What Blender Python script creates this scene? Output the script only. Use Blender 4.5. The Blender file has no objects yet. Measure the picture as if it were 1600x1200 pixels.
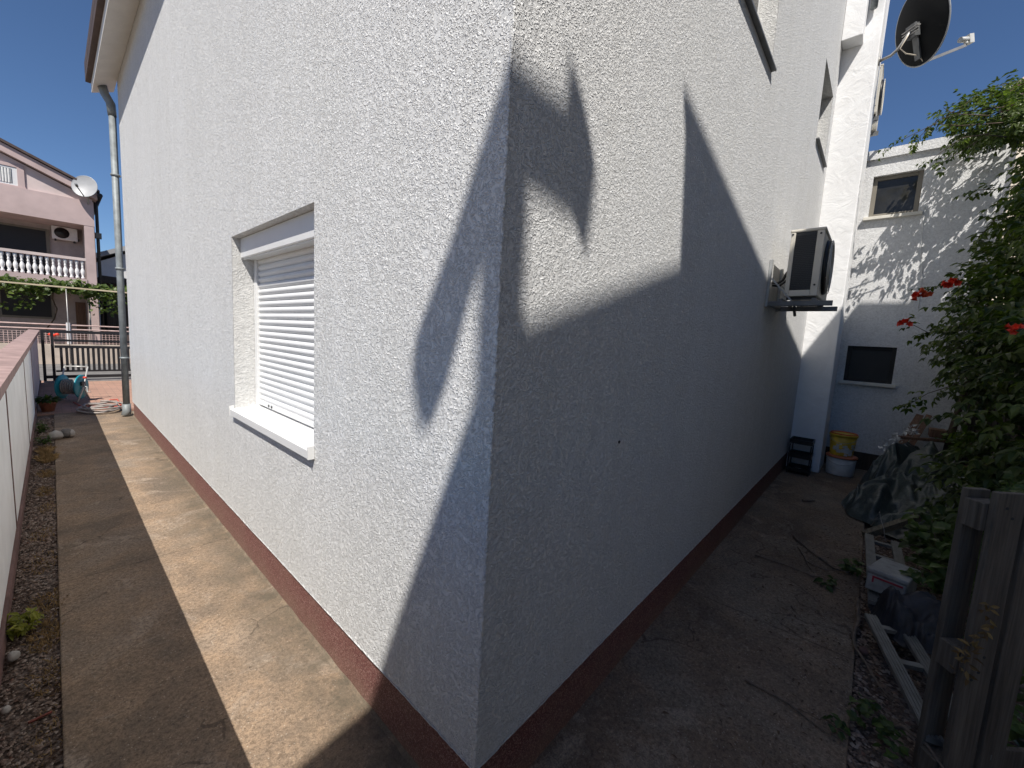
import bpy, bmesh, math, random
from mathutils import Vector, Matrix, noise as mnoise
random.seed(7)
rad = math.radians
scene = bpy.context.scene
COL = scene.collection

# ------------------------------------------------------------------ camera
cam_d = bpy.data.cameras.new("camera")
cam = bpy.data.objects.new("camera", cam_d)
COL.objects.link(cam)
yaw, pitch, roll = rad(41.498), rad(6.317), rad(3.188)
fw = Vector((math.cos(pitch)*math.cos(yaw), math.cos(pitch)*math.sin(yaw), -math.sin(pitch)))
rt = Vector((math.sin(yaw), -math.cos(yaw), 0))
up = rt.cross(fw)
r2 = rt*math.cos(roll) + up*math.sin(roll)
u2 = -rt*math.sin(roll) + up*math.cos(roll)
M = Matrix((r2, u2, -fw)).transposed().to_4x4()
M.translation = Vector((-0.8163, -0.7865, 1.6))
cam.matrix_world = M
cam_d.sensor_width = 36
cam_d.lens = 14.349
cam_d.clip_start = 0.05
cam_d.clip_end = 2000
scene.camera = cam

# ------------------------------------------------------------------ light
SUN = Vector((1, .95, -2.0)).normalized()          # travel direction of the sunlight
elev = math.asin(-SUN.z)
azim = math.atan2(-SUN.x, -SUN.y)
w = bpy.data.worlds.new("World")
scene.world = w
w.use_nodes = True
nt = w.node_tree
sky = nt.nodes.new("ShaderNodeTexSky")
sky.sky_type = 'NISHITA'
sky.sun_disc = False
sky.sun_elevation = elev
sky.sun_rotation = azim
sky.altitude = 1500
sky.air_density = 1.0
sky.dust_density = 0.0
sky.ozone_density = 8.0
bg = nt.nodes["Background"]
bg.inputs["Strength"].default_value = 0.066
nt.links.new(sky.outputs[0], bg.inputs[0])
sl = bpy.data.lights.new("sun", 'SUN')
sl.energy = 4.0
sl.angle = rad(0.25)
sl.color = (1.0, 0.955, 0.89)
so = bpy.data.objects.new("sun", sl)
COL.objects.link(so)
so.rotation_euler = SUN.to_track_quat('-Z', 'Y').to_euler()
so.location = (-10, -10, 20)
scene.view_settings.view_transform = 'Standard'
scene.view_settings.look = 'None'
scene.view_settings.exposure = 0.66
scene.view_settings.gamma = 1
scene.cycles.diffuse_bounces = 8
scene.cycles.max_bounces = 12

# ------------------------------------------------------------------ material helpers
class NT:
    def __init__(s, name):
        s.m = bpy.data.materials.new(name)
        s.m.use_nodes = True
        s.t = s.m.node_tree
        s.b = s.t.nodes["Principled BSDF"]
        s._pos = None
    def n(s, typ, ins=None, **attrs):
        nd = s.t.nodes.new("ShaderNode" + typ)
        for k, v in attrs.items():
            setattr(nd, k, v)
        for k, v in (ins or {}).items():
            s.set(nd.inputs[k], v)
        return nd
    def set(s, sock, v):
        if isinstance(v, bpy.types.NodeSocket):
            s.t.links.new(v, sock)
        elif isinstance(v, bpy.types.Node):
            s.t.links.new(v.outputs[0], sock)
        else:
            if sock.type == 'RGBA' and len(v) == 3:
                v = (*v, 1)
            sock.default_value = v
    def pos(s):
        if s._pos is None:
            s._pos = s.n("NewGeometry").outputs["Position"]
        return s._pos
    def map(s, scale=(1, 1, 1), loc=(0, 0, 0), rot=(0, 0, 0)):
        return s.n("Mapping", {"Vector": s.pos(), "Scale": scale, "Location": loc, "Rotation": rot}).outputs[0]
    def noise(s, scale, detail=3, rough=.55, dist=0, vec=None):
        return s.n("TexNoise", {"Vector": vec or s.pos(), "Scale": scale, "Detail": detail, "Roughness": rough, "Distortion": dist}).outputs[0]
    def voro(s, scale, feature='F1', vec=None, out=0, rnd=1.0):
        return s.n("TexVoronoi", {"Vector": vec or s.pos(), "Scale": scale, "Randomness": rnd}, feature=feature).outputs[out]
    def math(s, op, a, b=0.0, c=None, clamp=False):
        nd = s.n("Math", operation=op, use_clamp=clamp)
        s.set(nd.inputs[0], a); s.set(nd.inputs[1], b)
        if c is not None: s.set(nd.inputs[2], c)
        return nd.outputs[0]
    def ramp(s, fac, *stops):
        nd = s.n("ValToRGB", {"Fac": fac})
        cr = nd.color_ramp
        while len(cr.elements) < len(stops): cr.elements.new(.5)
        for e, (p, c) in zip(cr.elements, stops):
            e.position = p
            if isinstance(c, (int, float)): c = (c, c, c)
            e.color = (*c, 1)
        return nd.outputs[0]
    def mix(s, fac, a, b, mode='MIX'):
        nd = s.n("Mix", data_type='RGBA', blend_type=mode)
        s.set(nd.inputs[0], fac); s.set(nd.inputs[6], a); s.set(nd.inputs[7], b)
        return nd.outputs[2]
    def bump(s, h, strength=.5, dist=.01, normal=None):
        d = {"Height": h, "Strength": strength, "Distance": dist}
        if normal: d["Normal"] = normal
        return s.n("Bump", d).outputs[0]
    def done(s, base=None, rough=.8, normal=None, metal=0, spec=None, **kw):
        if base is not None: s.set(s.b.inputs["Base Color"], base)
        s.set(s.b.inputs["Roughness"], rough)
        if normal is not None: s.set(s.b.inputs["Normal"], normal)
        s.set(s.b.inputs["Metallic"], metal)
        if spec is not None: s.set(s.b.inputs["Specular IOR Level"], spec)
        for k, v in kw.items(): s.set(s.b.inputs[k.replace('_', ' ')], v)
        return s.m

MAT = {}
def simple(name, col, rough=.6, metal=0, var=.12, vs=6, bump=0, bs=60, spec=None):
    t = NT(name)
    nz = t.noise(vs, 4)
    lo = tuple(c*(1-var) for c in col); hi = tuple(min(1, c*(1+var)) for c in col)
    c = t.ramp(nz, (.3, lo), (.7, hi))
    nm = t.bump(t.noise(bs, 3), bump, .004) if bump else None
    MAT[name] = t.done(c, rough, nm, metal, spec)
    return MAT[name]

def stucco(name, col, scale, depth, strength):
    t = NT(name)
    # scratched render: short curved worm tracks left by the trowel, broken by smooth patches
    def worms(loc, sc, width):
        warp = t.n("TexNoise", {"Vector": t.map((1, 1, 1), loc), "Scale": sc*.45, "Detail": 1.0}).outputs[1]
        v = t.n("VectorMath", {0: warp, 1: (.5, .5, .5)}, operation='SUBTRACT').outputs[0]
        v = t.n("VectorMath", {0: v, "Scale": 1.5/sc}, operation='SCALE').outputs[0]
        v = t.n("VectorMath", {0: t.map((1, 1, 1), loc), 1: v}, operation='ADD').outputs[0]
        a = t.noise(sc, .6, .4, .3, v)
        r = t.math('SUBTRACT', 1.0, t.math('MULTIPLY', t.math('ABSOLUTE', t.math('SUBTRACT', a, .5)), width), clamp=True)
        k = t.ramp(t.noise(sc*.55, 1, .5, 0, t.map((1, 1, 1), (loc[1]+3, loc[0], 5))), (.46, 0.0), (.54, 1.0))
        return t.math('MULTIPLY', t.math('SMOOTH_MIN', r, .75, .3), k)
    h = t.math('MAXIMUM', worms((0, 0, 0), scale, 8.5), worms((7.3, 2.1, 4.4), scale*1.25, 9.0))
    relief_shade = t.ramp(h, (.0, (.90, .90, .895)), (.35, (.97, .97, .97)), (.8, (1, 1, 1)))  # low ground darkened in colour, standing in for relief shade lost at distance
    h = t.math('ADD', h, t.math('MULTIPLY', t.noise(scale*2.6, 2), .16))
    h = t.math('ADD', h, t.math('MULTIPLY', t.noise(scale*.42, 3, .6), .28))
    nm = t.bump(h, strength, depth)
    st = t.ramp(t.noise(1.1, 5, .6), (.3, tuple(c*.965 for c in col)), (.65, col))
    st = t.mix(1.0, st, t.ramp(t.noise(scale*.7, 4, .75), (.36, (.84, .84, .84)), (.56, (1, 1, 1))), 'MULTIPLY')
    st = t.mix(1.0, st, relief_shade, 'MULTIPLY')
    st = t.mix(1.0, st, t.ramp(t.noise(13, 6, .78), (.36, (.90, .90, .90)), (.62, (1, 1, 1))), 'MULTIPLY')
    streak = t.ramp(t.noise(1.0, 4, .6, 0, t.map((5, 5, .5))), (.35, (.965, .963, .955)), (.6, 1.0))
    c = t.mix(1.0, st, streak, 'MULTIPLY')
    MAT[name] = t.done(c, .9, nm, spec=.2)
stucco('stucco', (.82, .82, .815), 98, .0048, 1.0)
stucco('annex_stucco', (.80, .80, .80), 60, .003, .75)
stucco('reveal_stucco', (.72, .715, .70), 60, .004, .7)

def plaster():
    t = NT('smooth_plaster')
    n1 = t.noise(5, 5, .6, 1.5); n2 = t.noise(90, 3)
    h = t.math('ADD', n1, t.math('MULTIPLY', n2, .12))
    c = t.ramp(t.noise(3, 6, .7, 1), (.3, (.74, .735, .73)), (.6, (.80, .80, .80)))
    MAT['smooth_plaster'] = t.done(c, .8, t.bump(h, .45, .02))
plaster()

def plinth():
    t = NT('plinth_granulate')
    v = t.voro(260, out=1)
    f = t.n("SeparateColor", {0: v}).outputs[0]
    c = t.ramp(f, (.0, (.085, .028, .025)), (.45, (.145, .048, .042)), (.8, (.24, .105, .09)), (.95, (.36, .22, .19)))
    dust = t.ramp(t.noise(4, 5, .65), (.42, 0.0), (.72, .55))
    z = t.n("SeparateXYZ", {0: t.pos()}).outputs[2]
    low = t.n("MapRange", {0: z, 1: .0, 2: .17, 3: 1.0, 4: .0}).outputs[0]
    c = t.mix(t.math('MAXIMUM', t.math('MULTIPLY', dust, .5), t.math('MULTIPLY', low, t.math('ADD', t.math('MULTIPLY', dust, .9), .28))), c, (.22, .15, .105))
    MAT['plinth'] = t.done(c, .75, t.bump(t.voro(260), .6, .003))
plinth()

def concrete(name, base, grey, dark, seams=(), axis=1):
    t = NT(name)
    n1 = t.noise(1.3, 6, .62, .4); n2 = t.noise(4.5, 6, .68, .3, t.map((1, 1, 1), (5, 3, 1)))
    c = t.ramp(n1, (.34, dark), (.5, base), (.66, grey))
    c = t.mix(t.ramp(n2, (.35, .0), (.7, .75)), c, tuple(.5*(a+b)*.72 for a, b in zip(grey, dark)))
    pale = t.ramp(t.noise(2.3, 7, .72, .8, t.map((1, 1, 1), (11, 4, 2))), (.56, 0.0), (.66, .75))
    c = t.mix(pale, c, tuple(min(1, a*1.35) for a in grey))
    # sand grains and small exposed pebbles
    g = t.noise(170, 3, .7)
    c = t.mix(.55, c, t.ramp(g, (.3, (.45, .45, .45)), (.7, (1.35, 1.33, 1.3))), 'MULTIPLY')
    vd = t.voro(125); vr = t.n("SeparateColor", {0: t.voro(125, out=1)}).outputs[0]
    sel = t.ramp(t.noise(7, 3), (.4, .97), (.65, .86))
    spk = t.math('MULTIPLY', t.math('LESS_THAN', vd, t.math('MULTIPLY', vr, .30)), t.math('GREATER_THAN', vr, sel))
    c = t.mix(t.math('MULTIPLY', spk, .6), c, (.52, .46, .38))
    spd = t.math('MULTIPLY', t.math('LESS_THAN', vd, .27), t.math('LESS_THAN', vr, .08))
    c = t.mix(t.math('MULTIPLY', spd, .6), c, (.07, .055, .045))
    fl = t.noise(60, 5, .75, .5)
    c = t.mix(.7, c, t.ramp(fl, (.38, (.5, .49, .48)), (.5, (1, 1, 1)), (.64, (1.4, 1.37, 1.3))), 'MULTIPLY')
    sc_ = t.ramp(t.noise(1.6, 6, .7, 1.2, t.map((3.2, .8, 1), (2, 8, 0))), (.5, 0.0), (.72, .32))
    c = t.mix(sc_, c, tuple(.62*a for a in grey))
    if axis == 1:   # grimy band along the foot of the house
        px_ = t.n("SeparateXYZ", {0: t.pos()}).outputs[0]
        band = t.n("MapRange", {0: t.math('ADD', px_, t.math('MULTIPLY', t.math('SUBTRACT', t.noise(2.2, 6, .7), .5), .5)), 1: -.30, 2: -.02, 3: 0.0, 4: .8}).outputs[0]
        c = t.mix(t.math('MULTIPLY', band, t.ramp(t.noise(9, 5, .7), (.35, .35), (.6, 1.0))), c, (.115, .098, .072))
    # drying cracks
    cr = t.voro(1.05, 'DISTANCE_TO_EDGE', t.n("VectorMath", {0: t.pos(), 1: t.n("VectorMath", {0: t.n("TexNoise", {"Vector": t.pos(), "Scale": 3.0, "Detail": 5.0}).outputs[1], "Scale": .45}, operation='SCALE').outputs[0]}, operation='ADD').outputs[0])
    ck = t.math('LESS_THAN', cr, .0042)
    ck = t.math('MULTIPLY', ck, t.math('GREATER_THAN', t.noise(1.2, 2), .53))
    c = t.mix(t.math('MULTIPLY', ck, .6), c, tuple(.45*a for a in dark))
    p = t.n("SeparateXYZ", {0: t.pos()}).outputs[axis]
    wob = t.math('MULTIPLY', t.math('SUBTRACT', t.noise(3.5, 5, .65), .5), .09)
    p2 = t.math('ADD', p, wob)
    sm = None
    for s in seams:
        d = t.math('LESS_THAN', t.math('ABSOLUTE', t.math('SUBTRACT', p2, s)), .006)
        sm = d if sm is None else t.math('MAXIMUM', sm, d)
    h = t.math('ADD', t.math('MULTIPLY', g, .6), t.math('MULTIPLY', n2, .9))
    h = t.math('ADD', h, t.math('MULTIPLY', t.noise(38, 4, .6), .8))
    h = t.math('SUBTRACT', h, t.math('MULTIPLY', ck, .8))
    if sm:
        c = t.mix(t.math('MULTIPLY', sm, t.ramp(t.noise(6, 3), (.35, .1), (.6, .6))), c, tuple(.45*a for a in dark))
        h = t.math('SUBTRACT', h, sm)
    MAT[name] = t.done(c, .92, t.bump(h, .8, .008), spec=.2)
concrete('path_concrete', (.350, .252, .172), (.305, .248, .196), (.19, .148, .114), (2.69, 5.17, 6.85))
concrete('alley_concrete', (.25, .180, .128), (.275, .228, .18), (.14, .104, .078), (1.95, 4.4), 0)  # path concrete recipe in darker browns

def gravelmat():
    t = NT('gravel_ground')
    v = t.n("SeparateColor", {0: t.voro(70, out=1)}).outputs[0]
    c = t.ramp(v, (0, (.05, .035, .027)), (.5, (.14, .105, .085)), (1, (.27, .22, .19)))
    c = t.mix(t.ramp(t.noise(5, 4), (.4, 0), (.65, .8)), c, (.085, .045, .025))
    MAT['gravel_ground'] = t.done(c, .95, t.bump(t.voro(70), .9, .01))
    t = NT('pebble')
    r = t.n("NewGeometry").outputs["Random Per Island"]
    c = t.ramp(r, (0, (.06, .042, .032)), (.35, (.17, .12, .092)), (.75, (.28, .205, .16)), (.95, (.36, .30, .25)), (1, (.16, .07, .045)))
    MAT['pebble'] = t.done(c, .85)
    t = NT('soil')
    c = t.ramp(t.noise(3, 6, .7), (.3, (.15, .12, .09)), (.7, (.30, .245, .18)))
    MAT['soil'] = t.done(c, .95, t.bump(t.noise(25, 5), .8, .03))
gravelmat()

def pavers():
    t = NT('brick_pavers')
    br = t.n("TexBrick", {"Vector": t.map((1, 1, 1)), "Color1": (.42, .25, .185), "Color2": (.34, .20, .15), "Mortar": (.24, .17, .13), "Scale": 1.0, "Mortar Size": .006, "Brick Width": .22, "Row Height": .11, "Bias": 0.0})
    c = t.mix(.5, br.outputs[0], t.ramp(t.noise(2, 5), (.3, (.7, .7, .7)), (.7, (1.25, 1.2, 1.15))), 'MULTIPLY')
    MAT['pavers'] = t.done(c, .85, t.bump(br.outputs[1], -.5, .006))
pavers()

def wood(name, a, b, axis=2, rough=.8, sc=1.0):
    t = NT(name)
    s = [26*sc, 26*sc, 26*sc]; s[axis] = 1.3*sc
    n1 = t.noise(1.6, 6, .65, .7, t.map(tuple(s)))
    s2 = [x*5 for x in s]; s2[axis] = 5
    n2 = t.noise(1, 3, .6, 0, t.map(tuple(s2)))
    c = t.ramp(n1, (.3, a), (.68, b))
    c = t.mix(.55, c, t.ramp(n2, (.35, (.6, .6, .6)), (.6, (1.15, 1.15, 1.15))), 'MULTIPLY')
    h = t.math('ADD', n1, t.math('MULTIPLY', n2, .6))
    MAT[name] = t.done(c, rough, t.bump(h, .6, .004))
wood('grey_wood', (.062, .048, .036), (.155, .128, .10), 2)
wood('brown_wood', (.10, .055, .035), (.22, .125, .08), 2)
wood('dark_boards', (.030, .024, .019), (.07, .056, .045), 2)
wood('beam_wood', (.45, .36, .22), (.66, .56, .40), 0)
wood('old_beam', (.11, .09, .06), (.26, .22, .15), 0)

def leafmat(name, lo, hi, trans=.25, rough=.42):
    t = NT(name)
    r = t.n("NewGeometry").outputs["Random Per Island"]
    mid = tuple((a+b)/2 for a, b in zip(lo, hi))
    c = t.ramp(r, (0, lo), (.55, mid), (.93, hi), (1, tuple(x*1.4 for x in hi)))
    cl = t.ramp(t.noise(3.2, 3), (.3, (.72, .74, .8)), (.7, (1.25, 1.22, 1.0)))
    c = t.mix(1, c, cl, 'MULTIPLY')
    t.done(c, rough, spec=.4)
    tr = t.n("BsdfTranslucent", {"Color": t.mix(1, c, (1.4, 1.7, .6), 'MULTIPLY')})
    ms = t.n("MixShader", {0: trans, 1: t.b.outputs[0], 2: tr.outputs[0]})
    out = [n for n in t.t.nodes if n.type == 'OUTPUT_MATERIAL'][0]
    t.t.links.new(ms.outputs[0], out.inputs[0])
    MAT[name] = t.m
leafmat('vine_leaf', (.028, .052, .013), (.108, .138, .036), .34)
leafmat('weed_leaf', (.035, .065, .014), (.085, .13, .03), .3)
leafmat('grape_leaf', (.045, .075, .018), (.11, .15, .04), .3)
leafmat('yellow_leaf', (.13, .15, .02), (.28, .28, .05), .3)
leafmat('dry_leaf', (.10, .055, .025), (.26, .17, .075), .2, .8)

simple('white_metal', (.70, .70, .69), .35, 0, .03)
simple('shutter_white', (.70, .70, .695), .38, 0, .03)
simple('zinc', (.21, .23, .235), .55, .1, .25, 9, .1)
simple('roof_tile', (.075, .050, .042), .7, 0, .3, 4, .4, 40)
simple('red_tile', (.20, .085, .06), .8, 0, .35, 3, .4, 40)
simple('soffit_white', (.72, .70, .66), .7, 0, .06)
simple('dark_void', (.012, .012, .013), .5, 0, .1)
simple('wall_panel', (.84, .86, .86), .85, 0, .10, 2.5, .25, 60)
simple('grey_panel', (.42, .41, .44), .9, 0, .2, 3, .3, 50)
simple('joint_red', (.17, .10, .088), .9, 0, .25, 8, .4, 60)
simple('cap_red', (.31, .215, .20), .88, 0, .28, 5, .5, 45)
simple('gate_metal', (.016, .018, .022), .5, .1, .2)
simple('pink_render', (.50, .385, .365), .9, 0, .14, 1.3, .2, 40)
simple('pink_pale', (.60, .50, .47), .9, 0, .12, 1.3, .2, 40)
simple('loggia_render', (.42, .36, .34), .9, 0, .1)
simple('baluster_white', (.78, .76, .75), .7, 0, .06)
simple('fence_block', (.52, .43, .35), .9, 0, .2, 2, .4, 30)
simple('asphalt', (.16, .15, .14), .95, 0, .25, 3, .4, 70)
simple('beige_metal', (.56, .53, .46), .45, 0, .08)
simple('grille_black', (.010, .010, .011), .4, 0, .2)
simple('bracket_grey', (.13, .135, .14), .5, .3, .2, 12)
simple('bracket_pale', (.34, .35, .35), .5, .3, .2, 12)
simple('dish_dark', (.006, .0065, .007), .75, 0, .15, spec=.25)
simple('dish_rim', (.32, .33, .34), .4, .2, .15)
simple('arm_grey', (.34, .33, .315), .45, .4, .2)
simple('dish_white', (.36, .36, .36), .45, 0, .06)
simple('cable_black', (.018, .018, .019), .5)
simple('cable_pale', (.50, .44, .36), .6)
simple('black_plastic', (.014, .014, .015), .38, 0, .2)
simple('bucket_yellow', (.62, .40, .035), .45, 0, .3, 9)
simple('bucket_red', (.55, .055, .02), .42, 0, .12)
simple('bucket_white', (.56, .56, .54), .5, 0, .18, 8)
simple('bucket_orange', (.62, .20, .10), .45, 0, .12)
simple('putty', (.72, .71, .69), .7, 0, .1, 20, .4, 30)
simple('aluminium', (.22, .22, .21), .5, .5, .22, 14, .15, 80)
simple('box_white', (.30, .295, .28), .6, 0, .3, 14)
simple('box_red', (.32, .03, .045), .5)
simple('taupe_frame', (.20, .18, .145), .55, 0, .12)
simple('window_dark', (.014, .013, .012), .6, 0, .2)
simple('sill_stone', (.66, .63, .56), .8, 0, .12, 6, .2, 40)
simple('terracotta', (.42, .16, .09), .85, 0, .2, 12, .3, 50)
simple('teal_plastic', (.015, .26, .33), .4, 0, .15)
simple('hose_grey', (.30, .27, .25), .6, 0, .2, 20)
simple('hose_red', (.45, .10, .07), .6, 0, .2, 20)
simple('reel_frame', (.58, .57, .54), .4, .3, .1)
simple('stone_pale', (.38, .36, .33), .9, 0, .2, 14, .5, 30)
simple('stone_dark', (.14, .13, .12), .9, 0, .3, 14, .5, 30)
simple('bark', (.085, .062, .045), .95, 0, .4, 25, .8, 60)
simple('twig_bark', (.16, .12, .09), .9, 0, .35, 25, .5, 80)
simple('flower_red', (.74, .055, .022), .5, 0, .25, 30)
simple('flower_orange', (.70, .10, .03), .5, 0, .25, 30)
simple('neighbour_wall', (.84, .73, .57), .9, 0, .12, 1.5, .3, 40)
simple('grey_roof', (.34, .34, .34), .8, 0, .15, 2)
simple('white_house_wall', (.72, .71, .69), .9, 0, .08, 2)
simple('dry_grass', (.34, .235, .11), .9, 0, .4, 15)
simple('red_wood', (.17, .045, .03), .8, 0, .3, 30)
simple('debris', (.10, .065, .04), .95, 0, .5, 30)
simple('rail_pale', (.58, .42, .38), .7, 0, .2, 8)
simple('curtain', (.70, .69, .66), .9, 0, .1, 8)

def glassmat():
    t = NT('dark_glass')
    c = t.ramp(t.noise(3, 3), (.3, (.02, .02, .019)), (.7, (.045, .043, .038)))
    MAT['dark_glass'] = t.done(c, .08, spec=.35)
    t = NT('blue_glass')
    c = t.ramp(t.noise(2, 3), (.3, (.05, .06, .075)), (.7, (.10, .12, .15)))
    MAT['blue_glass'] = t.done(c, .08, spec=.5)
    t = NT('tarpaulin')
    c = t.ramp(t.noise(4, 5, .6), (.3, (.032, .042, .040)), (.7, (.085, .105, .098)))
    c = t.mix(t.ramp(t.noise(14, 5, .7, 1), (.58, 0), (.72, .45)), c, (.20, .21, .20))
    nm = t.bump(t.noise(16, 5, .65, 1.2), .55, .02)
    MAT['tarpaulin'] = t.done(c, .32, nm, spec=.6)
    t = NT('black_bag')
    c = t.ramp(t.noise(7, 4), (.3, (.013, .014, .019)), (.7, (.035, .036, .044)))
    MAT['black_bag'] = t.done(c, .55, t.bump(t.noise(22, 5, .6, 1), .5, .015))
glassmat()

# ------------------------------------------------------------------ mesh helpers
def world_off(o):
    v = Vector(o.location)
    if o.parent: v = v+o.matrix_parent_inverse.translation+world_off(o.parent)
    return v
class MB:
    def __init__(s): s.v = []; s.f = []; s.sm = []
    def add(s, vs, fs, smooth=False):
        o = len(s.v)
        s.v += [tuple(x) for x in vs]
        s.f += [tuple(i+o for i in f) for f in fs]
        s.sm += [smooth]*len(fs)
        return s
    def box(s, a, b, mat=None):
        x0, y0, z0 = a; x1, y1, z1 = b
        vs = [Vector(p) for p in ((x0,y0,z0),(x1,y0,z0),(x1,y1,z0),(x0,y1,z0),(x0,y0,z1),(x1,y0,z1),(x1,y1,z1),(x0,y1,z1))]
        if mat: vs = [mat @ p for p in vs]
        return s.add(vs, [(0,3,2,1),(4,5,6,7),(0,1,5,4),(1,2,6,5),(2,3,7,6),(3,0,4,7)])
    def bar(s, p, q, wd, ht, upv=(0, 0, 1)):
        p = Vector(p); q = Vector(q); d = q-p; L = d.length; d.normalize()
        u = Vector(upv); sd = d.cross(u)
        if sd.length < 1e-4: sd = d.cross(Vector((1, 0, 0)))
        sd.normalize(); u = sd.cross(d)
        m = Matrix((d, sd, u)).transposed().to_4x4(); m.translation = p
        return s.box((0, -wd/2, -ht/2), (L, wd/2, ht/2), m)
    def tube(s, pts, r, n=8, caps=True):
        pts = [Vector(p) for p in pts]
        R = r if isinstance(r, (list, tuple)) else [r]*len(pts)
        vs = []; prev = None
        for i, p in enumerate(pts):
            d = (pts[min(i+1, len(pts)-1)]-pts[max(i-1, 0)]).normalized()
            if prev is None:
                a = d.orthogonal().normalized()
            else:
                a = prev - d*prev.dot(d)
                a = a.normalized() if a.length > 1e-6 else d.orthogonal().normalized()
            prev = a; b = d.cross(a)
            for k in range(n):
                t = 2*math.pi*k/n
                vs.append(p+(a*math.cos(t)+b*math.sin(t))*R[i])
        fs = []
        for i in range(len(pts)-1):
            for k in range(n):
                fs.append((i*n+k, i*n+(k+1) % n, (i+1)*n+(k+1) % n, (i+1)*n+k))
        s.add(vs, fs, True)
        if caps:
            o = len(s.v)-len(vs)
            s.f += [tuple(o+k for k in reversed(range(n))), tuple(o+(len(pts)-1)*n+k for k in range(n))]
            s.sm += [False, False]
        return s
    def lathe(s, prof, c=(0, 0, 0), n=24, axis=None, smooth=True):
        m = Matrix.Translation(Vector(c))
        if axis is not None: m = m @ Vector(axis).to_track_quat('Z', 'Y').to_matrix().to_4x4()
        vs = []
        for r, z in prof:
            for k in range(n):
                t = 2*math.pi*k/n
                vs.append(m @ Vector((r*math.cos(t), r*math.sin(t), z)))
        fs = [(i*n+k, i*n+(k+1) % n, (i+1)*n+(k+1) % n, (i+1)*n+k) for i in range(len(prof)-1) for k in range(n)]
        s.add(vs, fs, smooth)
        o = len(s.v)-len(vs)
        if prof[0][0] > 1e-5: s.f.append(tuple(o+k for k in reversed(range(n)))); s.sm.append(False)
        if prof[-1][0] > 1e-5: s.f.append(tuple(o+(len(prof)-1)*n+k for k in range(n))); s.sm.append(False)
        return s
    def prism(s, poly, axis, d0, d1):
        def pt(a, b, d): return {0: (d, a, b), 1: (a, d, b), 2: (a, b, d)}[axis]
        n = len(poly)
        vs = [pt(a, b, d0) for a, b in poly]+[pt(a, b, d1) for a, b in poly]
        fs = [tuple(range(n)), tuple(range(2*n-1, n-1, -1))]+[(i, n+i, n+(i+1) % n, (i+1) % n) for i in range(n)]
        return s.add(vs, fs)
    def grid(s, fn, nu, nv, smooth=True):
        vs = [fn(i/nu, j/nv) for j in range(nv+1) for i in range(nu+1)]
        fs = [(j*(nu+1)+i, j*(nu+1)+i+1, (j+1)*(nu+1)+i+1, (j+1)*(nu+1)+i) for j in range(nv) for i in range(nu)]
        return s.add(vs, fs, smooth)
    def build(s, name, mat, parent=None, bevel=0, recalc=True, solid=0, loc=None):
        me = bpy.data.meshes.new(name)
        vs = s.v
        if loc is not None:
            vs = [tuple(Vector(p)-Vector(loc)) for p in vs]
        me.from_pydata(vs, [], s.f)
        me.polygons.foreach_set('use_smooth', s.sm)
        me.materials.append(MAT[mat] if isinstance(mat, str) else mat)
        if recalc:
            bm = bmesh.new(); bm.from_mesh(me)
            bmesh.ops.recalc_face_normals(bm, faces=bm.faces)
            bm.to_mesh(me); bm.free()
        me.update()
        o = bpy.data.objects.new(name, me)
        COL.objects.link(o)
        if loc is not None: o.location = loc
        if parent is not None:
            o.parent = parent
            o.matrix_parent_inverse = Matrix.Translation(-world_off(parent))
        if solid:
            md = o.modifiers.new('thick', 'SOLIDIFY'); md.thickness = solid; md.offset = 0
        if bevel:
            md = o.modifiers.new('bevel', 'BEVEL'); md.width = bevel; md.segments = 2; md.limit_method = 'ANGLE'; md.angle_limit = rad(40)
        return o

GROUPS = {}
def tag(o, label, cat, group=None, kind=None):
    o['label'] = label; o['category'] = cat
    group = group or GROUPS.get(cat)
    if group: o['group'] = group
    if kind: o['kind'] = kind
    return o
GROUPS = {'plank': 'old planks among the junk', 'ladder': 'ladder sections on the soil', 'bucket': 'stacked buckets', 'tarpaulin': 'tarpaulins heaped by the annex', 'air conditioner': 'air conditioners on the walls', 'satellite dish': 'satellite dishes', 'plant': 'creepers over the junk', 'stone': 'stones in the gravel strip', 'weed': 'weeds along the boundary wall', 'hose': 'garden hoses on the path end'}
def thing(name, loc, label, cat, group=None):
    o = bpy.data.objects.new(name, None); COL.objects.link(o)
    o.location = loc; o.empty_display_size = .1
    return tag(o, label, cat, group)
def struct(o, label, cat):
    tag(o, label, cat, None, 'structure'); return o
def stuff(o, label, cat):
    tag(o, label, cat, None, 'stuff'); return o

def fbm(x, y, z=0, s=1.0, o=4):
    v = 0; a = 1
    for i in range(o):
        v += a*mnoise.noise((x*s, y*s, z*s+i*7.1)); a *= .5; s *= 2
    return v

def leaf_into(mb, base, d, nrm, L, W, fold=.25, droop=.15):
    d = d.normalized(); s_ = d.cross(nrm)
    if s_.length < 1e-4: s_ = d.orthogonal()
    s_.normalize(); n = s_.cross(d)
    a = base; m1 = base+d*L*.33; m2 = base+d*L*.66-n*droop*L*.3; t = base+d*L-n*droop*L
    e1 = W*.5; e2 = W*.38
    vs = [a, m1, m2, t, m1+s_*e1+n*fold*W, m2+s_*e2+n*fold*W*.6, m1-s_*e1+n*fold*W, m2-s_*e2+n*fold*W*.6]
    mb.add(vs, [(0, 4, 1), (1, 4, 5, 2), (2, 5, 3), (0, 1, 6), (1, 2, 7, 6), (2, 3, 7)])

def rvec():
    while True:
        v = Vector((random.uniform(-1, 1), random.uniform(-1, 1), random.uniform(-1, 1)))
        if .05 < v.length < 1: return v.normalized()

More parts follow.
